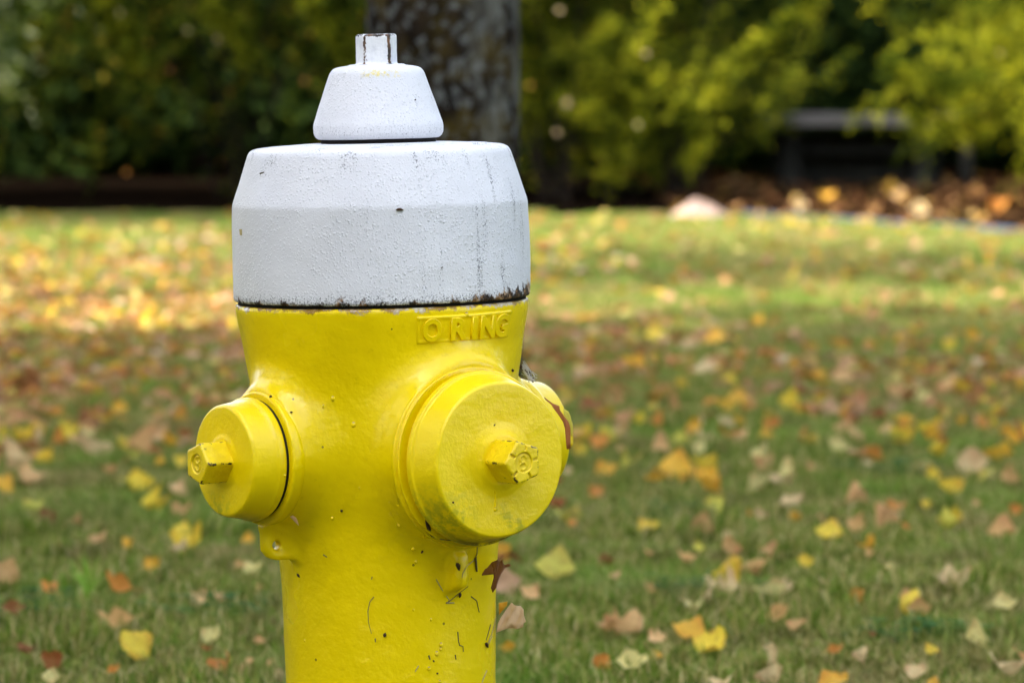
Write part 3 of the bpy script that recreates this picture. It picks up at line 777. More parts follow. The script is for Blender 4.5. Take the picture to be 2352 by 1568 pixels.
L8 = [(715, 545, 155, BY, 'f'), (900, 575, 125, PT, 'd'), (930, 670, 105, TA, 'f'), (920, 765, 90, BY, 'd'), (500, 815, 120, PT, 'l'), (650, 840, 85, GO, 'f'), (300, 625, 100, BE, 'l'),
 (175, 655, 110, YG, 'd'), (250, 710, 150, BR, 'l'), (400, 710, 65, TA, 'v'), (815, 420, 60, GO, 'v'), (915, 425, 80, BY, 'f'), (690, 390, 60, YG, 'r'), (185, 255, 70, BY, 'r'),
 (635, 245, 85, YG, 'd'), (440, 250, 80, TA, 'f'), (300, 325, 80, OR, 'f'), (400, 310, 120, PT, 'l'), (160, 390, 40, OR, 'r'), (145, 510, 180, PT, 'l'), (820, 290, 120, TA, 'f'),
 (920, 290, 80, RU, 'v'), (1010, 105, 50, OR, 'r'), (1110, 110, 80, TA, 'f'), (615, 160, 85, GO, 'r'), (775, 945, 100, GO, 'f'), (605, 1060, 165, OR, 'l'), (250, 1065, 105, OR, 'f'),
 (1290, 970, 105, PY, 'f'), (1220, 945, 65, TA, 'f'), (1260, 820, 75, GO, 'f'), (1010, 1120, 120, PT, 't'), (1120, 1105, 110, PT, 'l'), (600, 1245, 190, TA, 'l'), (680, 1360, 180, BY, 'd'),
 (1080, 1305, 125, PY, 'r'), (1050, 1362, 65, RU, 'l'), (135, 1370, 120, BR, 'l'), (255, 1435, 115, RU, 'f'), (250, 1505, 90, PY, 'r'), (70, 1180, 140, BR, 'l'), (1155, 1455, 120, OR, 'f'),
 (1260, 1460, 110, PT, 'v'), (1385, 1450, 80, PT, 'v'), (1430, 1500, 80, BE, 'v'), (580, 1475, 85, OR, 'l'), (1320, 1330, 75, TA, 'f'), (1320, 1065, 70, TA, 'f'), (470, 610, 50, BE, 'f'),
 (840, 40, 40, OR, 'r'), (560, 15, 70, GO, 'f'), (320, 130, 80, PT, 'f'), (170, 55, 90, BR, 'f'), (40, 90, 70, YG, 'd'), (470, 60, 80, OR, 'f'), (60, 190, 80, TA, 'f'), (740, 150, 60, TA, 'f'), (480, 175, 60, RU, 'f')]
STY = {'r': ('open', (0, 1, 7)), 'd': ('domed', (8, 1)), 'f': ('folded', (2, 3, 9, 5)), 'l': ('long curled', (4, 11)), 't': ('lobed', (6, 13)), 'v': ('upright', (5, 12))}
lr = random.Random(5)
taken = []
def where(xv, yv):
    h = 'beside the hydrant barrel' if 560 < xv < 1300 and yv > 900 else ('on the lawn left of the hydrant' if xv < 870 else 'on the lawn right of the hydrant')
    return h
def rowname(yv):
    return ('along the bottom edge' if yv > 1500 else 'low in the frame' if yv > 1350 else 'below nozzle height' if yv > 1200 else 'at nozzle height' if yv > 980 else 'at lettering height' if yv > 700 else 'in the far strip')
used_labels = {}
def leaf_label(key, style, xv, yv, w):
    size = 'tiny' if w < 26 else 'small' if w < 42 else 'large' if w > 62 else 'mid sized'
    side = ('at the left edge' if xv < 130 else 'far left' if xv < 300 else 'left of the barrel' if xv < 640 else 'beside the barrel' if xv < 1400 and xv > 1100 else 'right of the hydrant' if xv < 1750 else 'well to the right' if xv < 2080 else 'near the right edge') if not 640 <= xv <= 1100 else 'behind the barrel'
    return f'{size} {style} {key} leaf {side}, {rowname(yv)}'
for lst, conv in ((L7, a7), (L8, a8)):
    for (x, y, w, key, sty) in lst:
        xv, yv, wv = conv(x, y, w)
        style, opts = STY[sty]; si = lr.choice(opts); kind = shapes[si][2]
        p = ground_pt(xv, yv, .036); dist = (p - CAM).length; size = wv / (F / dist)
        fac = {'r': 1.05, 'd': 1.12, 'f': 1.12, 'l': 1.12, 't': 1.05, 'v': 1.05}[sty]
        size *= fac * .86
        tilt = {'r': (38, 68), 'd': (20, 50), 'l': (25, 55), 'v': (65, 95), 'f': (22, 60), 't': (30, 60)}[sty]; spin = {'r': lr.uniform(-180, 180), 'd': lr.choice((90, -90)) + lr.uniform(-25, 25), 'l': lr.choice((90, -90)) + lr.uniform(-20, 20), 'v': lr.uniform(-30, 30), 'f': lr.uniform(-180, 180), 't': lr.uniform(-180, 180)}[sty]
        rot = (Matrix.Rotation(R(lr.uniform(-25, 25)), 3, 'Z') @ Matrix.Rotation(R(lr.uniform(*tilt)), 3, 'X') @ Matrix.Rotation(R(lr.uniform(-18, 18)), 3, 'Y') @ Matrix.Rotation(R(spin), 3, 'Z')).to_euler()
        p.z = .026 + size * .20
        taken.append((p.x, p.y, size))
        used_labels.setdefault(leaf_label(key, style, xv, yv, wv), []).append(place_leaf(p, size, key, si, rot, 'x'))

def litter_density(xv, yv):
    """how thickly leaves lie, read off the photograph (relative)"""
    d = .5
    if yv < 560: d = .45
    elif yv < 700: d = 1.05 if xv < 900 else .42
    elif yv < 800: d = 1.35 if xv < 900 else .5
    elif yv < 950: d = 1.25 if xv < 1000 else .95
    elif yv < 1050: d = .7
    else: d = .16
    return d
NEAR_MORE = 300 - len(taken)
cands = []
tries = 0
while len(cands) < 4200 and tries < 200000:
    tries += 1
    y = rng.uniform(1.2, LAWN_END - .2); x = rng.uniform(-1, 1) * (.35 + (y + 4) * .165) + .12
    if y > 15 and x > E0.x - .1 and (Vector((x, y, 0)) - E0).cross(ed).z < 0 : continue
    d = y - CAM.y
    xv = 1176 + (x - CAM.x) / d * F; yv = 144 + CAM.z / d * F
    nz = noise.noise(Vector((x * .9, y * .55, 3.3))) * .6 + .75
    if rng.random() > litter_density(xv, yv) * max(0, nz * 1.5 - .38) * .95: continue
    if yv > 950 and any((x - a) ** 2 + (y - b) ** 2 < .09 ** 2 for a, b, c in taken): continue
    if x * x + y * y < .04: continue
    cands.append((x, y, xv, yv))
cands.sort(key=lambda c: (0 if -120 < c[2] < 2480 and not (560 < c[2] < 1210) else 1, c[1]))
KEYS = [PY, BY, GO, TA, BE, OR, BR, YG, RU, PT]
def pick_key(xv, yv):
    if yv > 1000: w = (1.6, 1.8, 1.4, 1.3, 1.6, .5, .2, .6, .1, 1)
    elif 700 < yv < 1000: w = (.4, .6, 1, 2.2, .8, 2, 1.4, .2, 1.8, 1.2)
    elif xv < 900: w = (1.2, 1.1, 2.0, 1.6, 1.2, 1.8, .3, .3, .4, 1.8)
    else: w = (1.2, 2.0, 2.0, 1.0, 1.2, 1.0, .3, .6, .4, .8)
    return lr.choices(KEYS, w)[0]
rest = []
for n_, (x, y, xv, yv) in enumerate(cands):
    size = rng.uniform(.032, .060); rot = (R(rng.uniform(-15, 65)), R(rng.uniform(-35, 35)), R(rng.uniform(0, 360)))
    if n_ < NEAR_MORE:
        key = pick_key(xv, yv); si = lr.randrange(14); st = [k for k, v in STY.items() if si in v[1]]; st = STY[st[0]][0] if st else 'curled'
        o = place_leaf(Vector((x, y, .034)), size, key, si, rot, 'x')
        used_labels.setdefault(leaf_label(key, st, xv, yv, size * F / (y + 4)), []).append(o)
    else: rest.append((x, y, size, rot))
for lab, obs in used_labels.items():
    for o in obs: o['label'] = lab
# the rest of the litter, one heap nobody could count
simple = [leaf_arrays(50 + k, 3, 3, kind=['ovate', 'heart', 'long', 'lobed'][k % 4]) for k in range(10)]
def scatter(items, zfun=lambda x, y: .034):
    parts = []
    for (x, y, s, rot) in items:
        V, Fq = simple[random.randrange(10)]
        Rm = np.array(Matrix.Identity(3) if rot is None else (Matrix.Rotation(rot[2], 3, 'Z') @ Matrix.Rotation(rot[1], 3, 'Y') @ Matrix.Rotation(rot[0], 3, 'X')))
        parts.append((V * s @ Rm.T + np.array((x, y, zfun(x, y))), Fq))
    return join_np(parts)
extra = []
while len(extra) < 3600:       # the lawn goes on to both sides of the frame
    y = rng.choice((rng.uniform(4, 19), rng.uniform(8, 18.8), rng.uniform(-2, 18.8))); x = rng.choice((-1, 1)) * ((y + 4) * .165 + rng.uniform(.15, 4))
    if y > 14 and x > E0.x - .1 and (Vector((x, y, 0)) - E0).cross(ed).z < 0: continue
    extra.append((x, y, rng.uniform(.034, .066), (R(rng.uniform(-15, 60)), R(rng.uniform(-35, 35)), R(rng.uniform(0, 360)))))
V, Fq = scatter(rest + extra)
tag(link('leaf_litter', mesh_np('leaf_litter', V, Fq, True), M['litter']), 'scattered yellow, orange and tan leaves strewn over the far sunlit lawn', 'leaf litter', kind='stuff')

small = []
while len(small) < 3000:       # crumbled russet leaves sunk between the blades
    yv = rng.uniform(600, 1080); xv = rng.uniform(-200, 2600); p = ground_pt(xv, yv)
    q = noise.noise(Vector((p.x * 1.2, p.y * .5, 8))) + (.35 if xv < 1500 else 0)
    if rng.random() > (.25 + q) * (1.0 if 640 < yv < 960 else .35) * (1.0 if xv < 1550 else .45): continue
    if p.y > 15: continue
    small.append((p.x, p.y, rng.uniform(.022, .05), (R(rng.uniform(-40, 60)), R(rng.uniform(-50, 50)), R(rng.uniform(0, 360)))))
V, Fq = scatter(small, lambda x, y: rng.uniform(.016, .032))
tag(link('crumbled_leaf_litter', mesh_np('crumbled_leaf_litter', V, Fq, True), M['litter_rust']), 'crumbled russet and brown leaves between the grass blades in the middle of the lawn', 'leaf litter', kind='stuff')

# litter in the mulch bed
items = []
while len(items) < 2600:
    y = rng.uniform(17.3, 27); x = rng.uniform(-5, 6)
    if x > E0.x - .15:
        if (Vector((x, y, 0)) - E0).cross(ed).z > -.05: continue
    elif y < LAWN_END + .1: continue
    if x < 1: continue
    items.append((x, y, rng.uniform(.03, .075), (R(rng.uniform(-30, 50)), R(rng.uniform(-40, 40)), R(rng.uniform(0, 360)))))
V, Fq = scatter(items, lambda x, y: rng.uniform(.012, .05))
tag(link('bed_leaf_litter', mesh_np('bed_leaf_litter', V, Fq, True), M['litter_dark']), 'brown dead leaves covering the mulch bed round the stone bench', 'leaf litter', kind='stuff')
for (xv, yv, w, key, sty, lab) in ((1545 + 505, 430, 44, GO, 'r', 'single golden leaf lying in front of the bench legs'), (1835, 468, 40, BE, 'f', 'beige leaf propped on the blue grey edging strip'), (2110, 478, 48, BE, 'f', 'pale leaf on the mulch a little in front of the bench'),
        (1890, 450, 32, GO, 'f', 'golden leaf at the back of the mulch bed below the bench seat'), (2290, 470, 50, OR, 'f', 'orange leaf on the mulch at the right edge of the frame'), (2065, 445, 36, PT, 'f', 'pinkish leaf beside the golden one in front of the bench')):
    p = ground_pt(xv, yv, .05); place_leaf(p, w * (p - CAM).length / F, key, lr.choice(STY[sty][1]), (R(50), R(10), R(lr.uniform(-40, 40))), lab, 'leaves lying in the mulch bed')

# ------------------------------------------------------------------ grass
def grass_patch(seed, n, size, hgt):
    r = np.random.default_rng(seed)
    x = r.uniform(-size / 2, size / 2, n); y = r.uniform(-size / 2, size / 2, n)
    # clumps
    cl = r.uniform(-size / 2, size / 2, (26, 2)); k = r.integers(0, 26, n); mk = r.random(n) < .55
    x = np.where(mk, cl[k, 0] + r.normal(0, .016, n), x); y = np.where(mk, cl[k, 1] + r.normal(0, .016, n), y)
    h = hgt * r.uniform(.45, 1.25, n); a = r.uniform(0, 2 * math.pi, n); lean = r.uniform(.15, 1.25, n); w = r.uniform(.0008, .0021, n)
    d = np.stack([np.cos(a), np.sin(a), np.zeros(n)], 1); s = np.stack([-np.sin(a), np.cos(a), np.zeros(n)], 1); up = np.array((0, 0, 1.))
    b = np.stack([x, y, np.zeros(n)], 1)
    p1 = b + up * (h * .5)[:, None] + d * (h * .22 * lean)[:, None]
    p2 = b + up * (h * .5 + h * .38 / (1 + lean * .6))[:, None] + d * (h * .70 * lean)[:, None]
    V = np.stack([b - s * w[:, None], b + s * w[:, None], p1 + s * w[:, None] * .9, p1 - s * w[:, None] * .9, p2 + s * w[:, None] * .12, p2 - s * w[:, None] * .12], 1).reshape(-1, 3)
    o = np.arange(n)[:, None] * 6
    Fq = np.concatenate([o + np.array([[0, 1, 2, 3]]), o + np.array([[3, 2, 4, 5]])], 0)
    return mesh_np('grass_patch', V, Fq)
gcol = bpy.data.collections.new('grass_patches')       # sources only, never linked to the scene
for k in range(5):
    me = grass_patch(100 + k, 1500, .34, [.032, .038, .028, .035, .044][k]); me.materials.append(M['grass'])
    gcol.objects.link(bpy.data.objects.new('grass_patch', me))
pts = []
y = -3.6
while y < 21.5:
    st = .24 if y < 9 else .27
    hw = 2.0 + (y + 4) * .22 + 1.0; x = -hw
    while x < hw:
        px, py = x + rng.uniform(-.06, .06), y + rng.uniform(-.06, .06)
        inb = (px > E0.x - .1 and (Vector((px, py, 0)) - E0).cross(ed).z < .12) if px > E0.x - .1 else py > LAWN_END
        if not inb and px * px + py * py > .03: pts.append((px, py, 0))
        x += st
    y += st
gm = bpy.data.meshes.new('grass'); gm.from_pydata(pts, [], [])
gm.materials.append(M['grass'])
go = link('grass', gm); tag(go, 'short green lawn grass mixed with straw coloured dry blades', 'grass', kind='stuff')
ng = bpy.data.node_groups.new('grass_scatter', 'GeometryNodeTree')
ng.interface.new_socket('Geometry', in_out='INPUT', socket_type='NodeSocketGeometry'); ng.interface.new_socket('Geometry', in_out='OUTPUT', socket_type='NodeSocketGeometry')
gi = ng.nodes.new('NodeGroupInput'); gout = ng.nodes.new('NodeGroupOutput')
ci = ng.nodes.new('GeometryNodeCollectionInfo'); ci.inputs[0].default_value = gcol; ci.inputs[1].default_value = True; ci.inputs[2].default_value = True
ip = ng.nodes.new('GeometryNodeInstanceOnPoints'); ip.inputs['Pick Instance'].default_value = True
rv = ng.nodes.new('FunctionNodeRandomValue'); rv.data_type = 'FLOAT_VECTOR'; rv.inputs[0].default_value = (-.06, -.06, 0); rv.inputs[1].default_value = (.06, .06, 6.283)
rs = ng.nodes.new('FunctionNodeRandomValue'); rs.data_type = 'FLOAT_VECTOR'; rs.inputs[0].default_value = (.9, .9, .65); rs.inputs[1].default_value = (1.1, 1.1, 1.25)
ng.links.new(gi.outputs[0], ip.inputs['Points']); ng.links.new(ci.outputs[0], ip.inputs['Instance'])
ng.links.new(rv.outputs[0], ip.inputs['Rotation']); ng.links.new(rs.outputs[0], ip.inputs['Scale']); ng.links.new(ip.outputs[0], gout.inputs[0])
go.modifiers.new('scatter', 'NODES').node_group = ng

# ------------------------------------------------------------------ shrubs, hedge, trees
def rand_dirs(n, r):
    v = r.normal(size=(n, 3)); return v / np.linalg.norm(v, axis=1)[:, None]
def sprays(base, direc, length, nleaf, leaf, r, droop=.3, width=.9, start=.12):
    """leafy shoots: base (n,3), direc (n,3), length (n,)"""
    n = len(base); direc = direc / np.linalg.norm(direc, axis=1)[:, None]
    side = np.cross(direc, rand_dirs(n, r)); side /= np.linalg.norm(side, axis=1)[:, None]
    nor = np.cross(direc, side)
    t = np.linspace(start, 1, nleaf)[None, :, None] + r.uniform(-.02, .02, (n, nleaf, 1))
    L = length[:, None, None]
    P = base[:, None, :] + direc[:, None, :] * t * L + np.array((0, 0, -1.)) * (t ** 2) * L * droop
    ang = r.uniform(0, 2 * math.pi, (n, nleaf, 1))
    out = side[:, None, :] * np.cos(ang) + nor[:, None, :] * np.sin(ang)
    ax = out * .8 + direc[:, None, :] * .7 + r.normal(0, .2, (n, nleaf, 3)); ax /= np.linalg.norm(ax, axis=2)[..., None]
    wv = np.cross(ax, rand_dirs(n * nleaf, r).reshape(n, nleaf, 3)); wv /= np.linalg.norm(wv, axis=2)[..., None]
    ll = leaf * r.uniform(.6, 1.3, (n, nleaf, 1)) * (1.15 - .5 * t); ww = ll * .30 * width
    V = np.stack([P, P + ax * ll * .5 + wv * ww, P + ax * ll, P + ax * ll * .5 - wv * ww], 2).reshape(-1, 3)
    o = np.arange(n * nleaf)[:, None] * 4
    return V, o + np.array([[0, 1, 2, 3]])
def stems(root, tips, rad=.009):
    parts = []
    for tp in tips:
        a = Vector(root) + Vector((random.uniform(-.1, .1), random.uniform(-.1, .1), 0)); b_ = Vector(tp); m = a.lerp(b_, .5) + Vector((random.uniform(-.08, .08), random.uniform(-.08, .08), .06))
        parts.append(me_arrays(tube([a, a.lerp(m, .5) + Vector((0, 0, .04)), m, m.lerp(b_, .6), b_], [rad, rad * .85, rad * .65, rad * .4, rad * .15], 6)))
    return join_np(parts)
def shrub(name, loc, size, mat, label, n=900, nleaf=22, leaf=.04, length=.30, zmin=0.0, seed=1, droop=.25, up=.6, group=None, nstem=9, shell=.55, width=.9, cat='shrub', boxy=False, plume=0):
    """size = half extents and height; shoots start inside an uneven ellipsoid and lean outwards"""
    r = np.random.default_rng(seed); random.seed(seed)
    hx, hy, H = size; root = empty(name, loc, label, cat, group)
    zc = (zmin + H) / 2; hz = (H - zmin) / 2
    nd = rand_dirs(n * 2, r)
    bump_ = np.array([noise.noise(Vector(v) * 2.3 + Vector((seed, 0, 0))) for v in nd]); keep = bump_ > -.32
    nd = nd[keep][:n]; bump_ = bump_[keep][:n]; n = len(nd)
    rad = (shell + (1 - shell) * r.random(n) ** .6) * (1 + bump_ * .45)
    if boxy: nd = np.sign(nd) * np.abs(nd) ** .45
    base = nd * rad[:, None] * np.array((hx, hy, hz)) + np.array((0, 0, zc))
    base[:, 2] = np.maximum(base[:, 2], zmin + .02 + r.random(n) * .1)
    dr = nd * np.array((1, 1, .5)) + np.array((0, 0, up)) + r.normal(0, .35, (n, 3))
    if plume:
        m = n // plume; pb = nd[:m] * (shell + (1 - shell) * r.random((m, 1)) ** .8) * np.array((hx, hy, hz * .95)) + np.array((0, 0, zc - .15)); pb[:, 2] = np.maximum(pb[:, 2], zmin + .05)
        pd = nd[:m] * np.array((1, 1, .35)) * .8 + np.array((0, 0, up)) + r.normal(0, .22, (m, 3)); pd /= np.linalg.norm(pd, axis=1)[:, None]
        t = np.tile(np.linspace(0, 1, plume), m)[:, None] + r.uniform(-.02, .02, (m * plume, 1)); L = np.repeat(r.uniform(.35, .85, m), plume)[:, None]
        B = np.repeat(pb, plume, 0); D = np.repeat(pd, plume, 0)
        base = B + D * t * L + np.array((0, 0, -1.)) * t ** 2 * L * droop
        base[:, 2] = np.maximum(base[:, 2], .03)
        dr = D * .9 + r.normal(0, .55, (m * plume, 3)); length = length * .42; n = m * plume
    ln = length * r.uniform(.5, 1.35, n)
    V, Fq = sprays(base, dr, ln, nleaf, leaf, r, droop, width)
    link('foliage', mesh_np('foliage', V, Fq), mat, root)
    tips = base[r.choice(n, nstem, replace=False)] * np.array((.8, .8, .92))
    V, Fq = stems((0, 0, 0), tips); link('stem', mesh_np('stem', V, Fq, True), M['stem'], root)
    return root

# hedge row behind everything
for k, x in enumerate((-8.5, -6.2, -4.0, -1.8, .5, 2.8, 5.1, 7.4)):
    shrub('evergreen_shrub', (x, 27.0 + .4 * math.sin(k * 2.1), 0), (1.55, 1.1, 3.4 + .3 * math.sin(k)), M['f_dark'], 'tall dark evergreen in the shady row behind the bench and hedge', 2600, 18, .085, .34, 0, 30 + k, group='dark evergreens at the back of the garden', nstem=6, shell=.35, boxy=True)
for k, x in enumerate((-9.5, -7.0, -4.6, -2.2, .2, 2.6, 5.0, 7.6)):
    shrub('evergreen_shrub', (x, 29.6, 0), (1.6, 1.0, 3.6), M['f_dark'], 'dark evergreen in the rearmost row of the garden', 2400, 14, .12, .30, 0, 130 + k, group='rearmost row of dark evergreens', nstem=4, shell=.2, boxy=True)
r_ = np.random.default_rng(77); nW = 17000
bW = np.stack([r_.uniform(-17, 17, nW), r_.uniform(32.5, 36, nW), r_.uniform(0, 5.2, nW) ** 1.0], 1)
V, Fq = sprays(bW, r_.normal(0, 1, (nW, 3)), np.full(nW, .5), 3, .34, r_, .2, 1.9)
tag(link('woods', mesh_np('woods', V, Fq), M['f_dark']), 'dark mass of trees closing the garden far behind the hedge', 'woods', kind='stuff')
# left: overhanging hedge, hollow and black beneath
for k, (x, y, hx, H, z0) in enumerate(((-5.6, 21.6, 1.4, 2.9, .75), (-3.2, 21.7, 1.25, 2.8, .82), (-1.55, 21.9, 1.15, 4.0, .80), (-.35, 22.3, 1.0, 4.2, .45))):
    lab = ['broad green hedge shrub standing outside the frame edge past the corner bush', 'broad green shrub overhanging the black hollow at the far left', 'green shrub over the dark hollow between the far left one and the trunk', 'green shrub directly behind the tree trunk and white bonnet'][k]
    shrub('hedge_shrub', (x, y - .2, 0), (hx, 2.0, H + .6), M['f_green'], lab, 4400, 12, .055, .42, z0, 50 + k, plume=16, droop=.45, up=.1, group='hedge shrubs along the back of the lawn', shell=.5)
# right: feathery shrubs down to the ground
for k, (xv, y, hx, H, mt, lab) in enumerate((
        (1270, 20.9, .48, 2.1, 'f_gold', 'yellow green feathery shrub just right of the hydrant bonnet'),
        (1420, 21.5, .50, 2.2, 'f_feather', 'olive green feathery shrub second to the right of the trunk'),
        (1560, 21.2, .48, 2.3, 'f_feather', 'feathery shrub rising behind the pale stone'),
        (1585, 22.2, .28, 2.4, 'f_green', 'darker green shrub next to the left end of the bench'))):
    p = depth_pt(xv, 300, y)
    shrub('feathery_shrub', (p.x, y, 0), (hx, .5, H), M[mt], lab, 1900, 14, .036, .34, .04, 70 + k, plume=22, droop=.12, up=1.0, boxy=True, group='feathery shrubs between the trunk and the bench', nstem=12, shell=.3, width=.7)
p = depth_pt(2290, 200, 20.0)
shrub('golden_shrub', (p.x + .55, 19.9, 0), (.78, .75, 2.2), M['f_gold'], 'golden green feathery shrub hanging over the right end of the bench', 5200, 14, .036, .34, .52, 90, plume=24, droop=.35, up=.25, nstem=14, shell=.35, width=.7)
p = depth_pt(1900, 60, 23.5)
shrub('dark_shrub', (p.x, 25.4, 0), (1.3, .6, 3.0), M['f_dark'], 'dark shrub right behind the stone bench', 1800, 20, .06, .3, .1, 93, nstem=6, shell=.3)
shrub('hedge_shrub', (.50, 23.1, 0), (.55, .8, 3.2), M['f_green'], 'green hedge shrub filling the gap at the left end of the bench', 3200, 14, .05, .36, 0, 58, droop=.2, up=.5, plume=16, boxy=True, group='hedge shrubs along the back of the lawn', shell=.3)
shrub('hedge_shrub', (.0, 24.6, 0), (.9, .8, 3.2), M['f_green'], 'green hedge shrub deep behind the feathery ones', 3200, 14, .05, .36, 0, 59, droop=.2, up=.5, plume=16, boxy=True, group='hedge shrubs along the back of the lawn', shell=.3)
p = depth_pt(30, 60, 17.0)
shrub('corner_bush', (p.x - .55, 17.0, 0), (.62, .5, 2.2), M['f_pale'], 'bush with pale cream edged leaves in the top left corner', 700, 16, .055, .26, .72, 95, droop=.35, up=.2, nstem=6, shell=.35, width=1.3)

# single long fronds that stand out
def frond(pts_xy, y, mat, label, leaf=.045, nl=420, spread=.05):
    P3 = [depth_pt(a, b_, y + i * .05) for i, (a, b_) in enumerate(pts_xy)]
    root = P3[0].copy(); root.z = 0
    o = empty('shoot', root, label, 'branch', 'long shoots rising out of the shrubs')
    loc = [p - root for p in P3]; path = loc
    link('stem', tube(path, [.005 - .004 * i / len(loc) for i in range(len(loc))], 6), M['stem'], o)
    r = np.random.default_rng(int(pts_xy[0][0])); t = r.uniform(0, len(loc) - 1.001, nl); i = t.astype(int); f_ = (t - i)[:, None]; A_ = np.array([tuple(v) for v in loc])
    base = A_[i] * (1 - f_) + A_[i + 1] * f_ + r.normal(0, .008, (nl, 3)); dr = (A_[i + 1] - A_[i]); dr = dr / np.linalg.norm(dr, axis=1)[:, None] + r.normal(0, .7, (nl, 3))
    V, Fq = sprays(base, dr, np.full(nl, spread * 1.6), 5, leaf, r, .1, .8); link('foliage', mesh_np('foliage', V, Fq), mat, o)
frond([(1640, 250), (1650, 190), (1690, 140), (1750, 95), (1810, 55), (1860, 10), (1880, -25)], 20.6, M['f_gold'], 'long arching yellow green shoot sweeping up right above the pale stone', .05, 520, .06)
frond([(1470, 330), (1472, 270), (1465, 215), (1470, 160), (1466, 115)], 20.4, M['f_gold'], 'upright yellow green shoot in the middle of the feathery shrubs', .045, 300, .05)
frond([(1560, 400), (1610, 330), (1590, 270), (1560, 215)], 20.5, M['f_gold'], 'short yellow green shoot curving up behind the pale stone', .045, 260, .05)
frond([(1420, 300), (1370, 262), (1310, 245), (1290, 228)], 20.3, M['f_gold'], 'low yellow green shoot reaching toward the trunk', .045, 220, .05)
frond([(2300, 180), (2200, 215), (2120, 190), (2050, 155)], 19.0, M['f_gold'], 'golden shoot pointing left above the bench seat', .045, 340, .06)
frond([(2330, 260), (2250, 300), (2180, 290), (2100, 270)], 19.1, M['f_gold'], 'lower golden shoot pointing left at bench seat height', .045, 300, .06)

frond([(230, -20), (260, 40), (300, 85), (310, 130)], 20.2, M['f_gold'], 'yellow green shoot added for sunlit green, hanging at the top between the corner bush and the hedge middle', .05, 240, .06)  # bright shoots added as the hedge's sunlit greens
frond([(470, -20), (500, 30), (545, 70), (560, 120)], 20.2, M['f_gold'], 'yellow green shoot added for sunlit green, hanging at the top halfway to the trunk', .05, 220, .06)
frond([(700, -20), (745, 40), (770, 90), (815, 130)], 20.2, M['f_gold'], 'yellow green shoot added for sunlit green, hanging beside the left side of the trunk', .05, 260, .06)
# pale leaves caught in the hedge
for xv, yv, w, key, lab in ((1285, 22, 30, BE, 'pale leaf caught high in the shrub right of the trunk, at the top edge'), (1302, 235, 34, BE, 'pale leaf on the tip of the low shoot beside the trunk'), (1280, 303, 24, BE, 'dull pale leaf under the low shoot beside the trunk'),
        (1484, 122, 26, BE, 'pale leaf at the tip of the upright shoot'), (1465, 285, 26, PY, 'pale leaf halfway down the upright shoot'), (1217, 195, 26, GO, 'golden leaf in the shrub touching the trunk outline'), (2265, 268, 30, OR, 'orange leaf caught in the golden shrub at the right'),
        (2295, 120, 28, BE, 'pale leaf near the top right corner in the golden shrub'), (500, 90, 26, BE, 'pale leaf in the dark hedge left of the hydrant nut'), (430, 70, 24, PY, 'pale leaf in the hedge left of its twin above the black hollow'), (275, 30, 28, PY, 'pale leaf at the top of the hedge right of the corner bush'),
        (390, 160, 26, RU, 'rusty leaf hanging in the mouth of the black hollow'), (700, 185, 26, OR, 'orange leaf hanging in the hedge close to the weather shield'), (290, 395, 26, OR, 'dim orange leaf deep in the black hollow')):
    p = depth_pt(xv, yv, 19.7 if xv > 1200 else 20.2)
    place_leaf(p, max(12, w - 15) * (p - CAM).length / F, key, lr.choice((0, 1, 7)), (R(70), R(15), R(lr.uniform(-30, 30))), lab, 'stray leaves caught in the hedge')

# the tree whose trunk stands behind the hydrant
def trunk_mesh(h, r0, r1, lean=(0, 0), flare=.15, seed=0, seg=64):
    n = int(h / .06); V = []; Fq = []
    for i in range(n + 1):
        z = h * i / n; r = r0 + (r1 - r0) * (z / h) + r0 * flare * math.exp(-z / .12)
        for k in range(seg):
            a = 2 * math.pi * k / seg
            q = r * (1 + .05 * noise.noise(Vector((math.cos(a) * 1.3, math.sin(a) * 1.3, z * .9 + seed))) + .035 * noise.noise(Vector((math.cos(a) * 7, math.sin(a) * 7, z * 5 + seed))))
            V.append((q * math.cos(a) + lean[0] * z, q * math.sin(a) + lean[1] * z, z - .05))
        if i:
            o = (i - 1) * seg
            for k in range(seg): k2 = (k + 1) % seg; Fq.append((o + k, o + k2, o + seg + k2, o + seg + k))
    return mesh_np('trunk', V, Fq, True)
def crown(cx, size, n, leafs, seed, nblob=9):
    r = np.random.default_rng(seed); parts = []
    cent = rand_dirs(nblob, r) * r.uniform(.35, .75, (nblob, 1)) * np.array(size) + np.array(cx)
    for c_ in cent:
        m = n // nblob; d_ = rand_dirs(m, r); rad = r.random(m) ** .45
        b_ = c_ + d_ * rad[:, None] * np.array(size) * .52
        parts.append(sprays(b_, d_ + r.normal(0, .5, (m, 3)), np.full(m, .35), 5, leafs, r, .3, 1.9))
    return join_np(parts), cent
def tree(loc, h, r0, size, n, label, seed, lean=(0, 0), leafs=.16, cz=None, group=None):
    root = empty('shade_tree', loc, label, 'tree', group)
    link('trunk', trunk_mesh(h, r0, r0 * .7, lean, seed=seed), M['bark'], root)
    cz = cz or h + size[2] * .35
    (V, Fq), cent = crown((lean[0] * h, lean[1] * h, cz), size, n, leafs, seed)
    link('crown', mesh_np('crown', V, Fq), M['f_maple'], root)
    parts = []
    for c_ in cent:
        a = Vector((lean[0] * h * .95, lean[1] * h * .95, h * .95)); b_ = Vector(c_)
        parts.append(me_arrays(tube([a - Vector((0, 0, .3)), a.lerp(b_, .35) + Vector((0, 0, .2)), a.lerp(b_, .7), b_], [r0 * .45, r0 * .3, r0 * .18, r0 * .05], 8)))
    V, Fq = join_np(parts); link('limb', mesh_np('limb', V, Fq, True), M['bark'], root)
tp = depth_pt(1021, 400, 4.5)
tree((tp.x, 4.5, 0), 6.0, 181.0 * 8.52 / F, (2.0, 1.8, 1.5), 2600, 'thick lichen covered tree trunk rising directly behind the hydrant', 3, (-.004, 0))
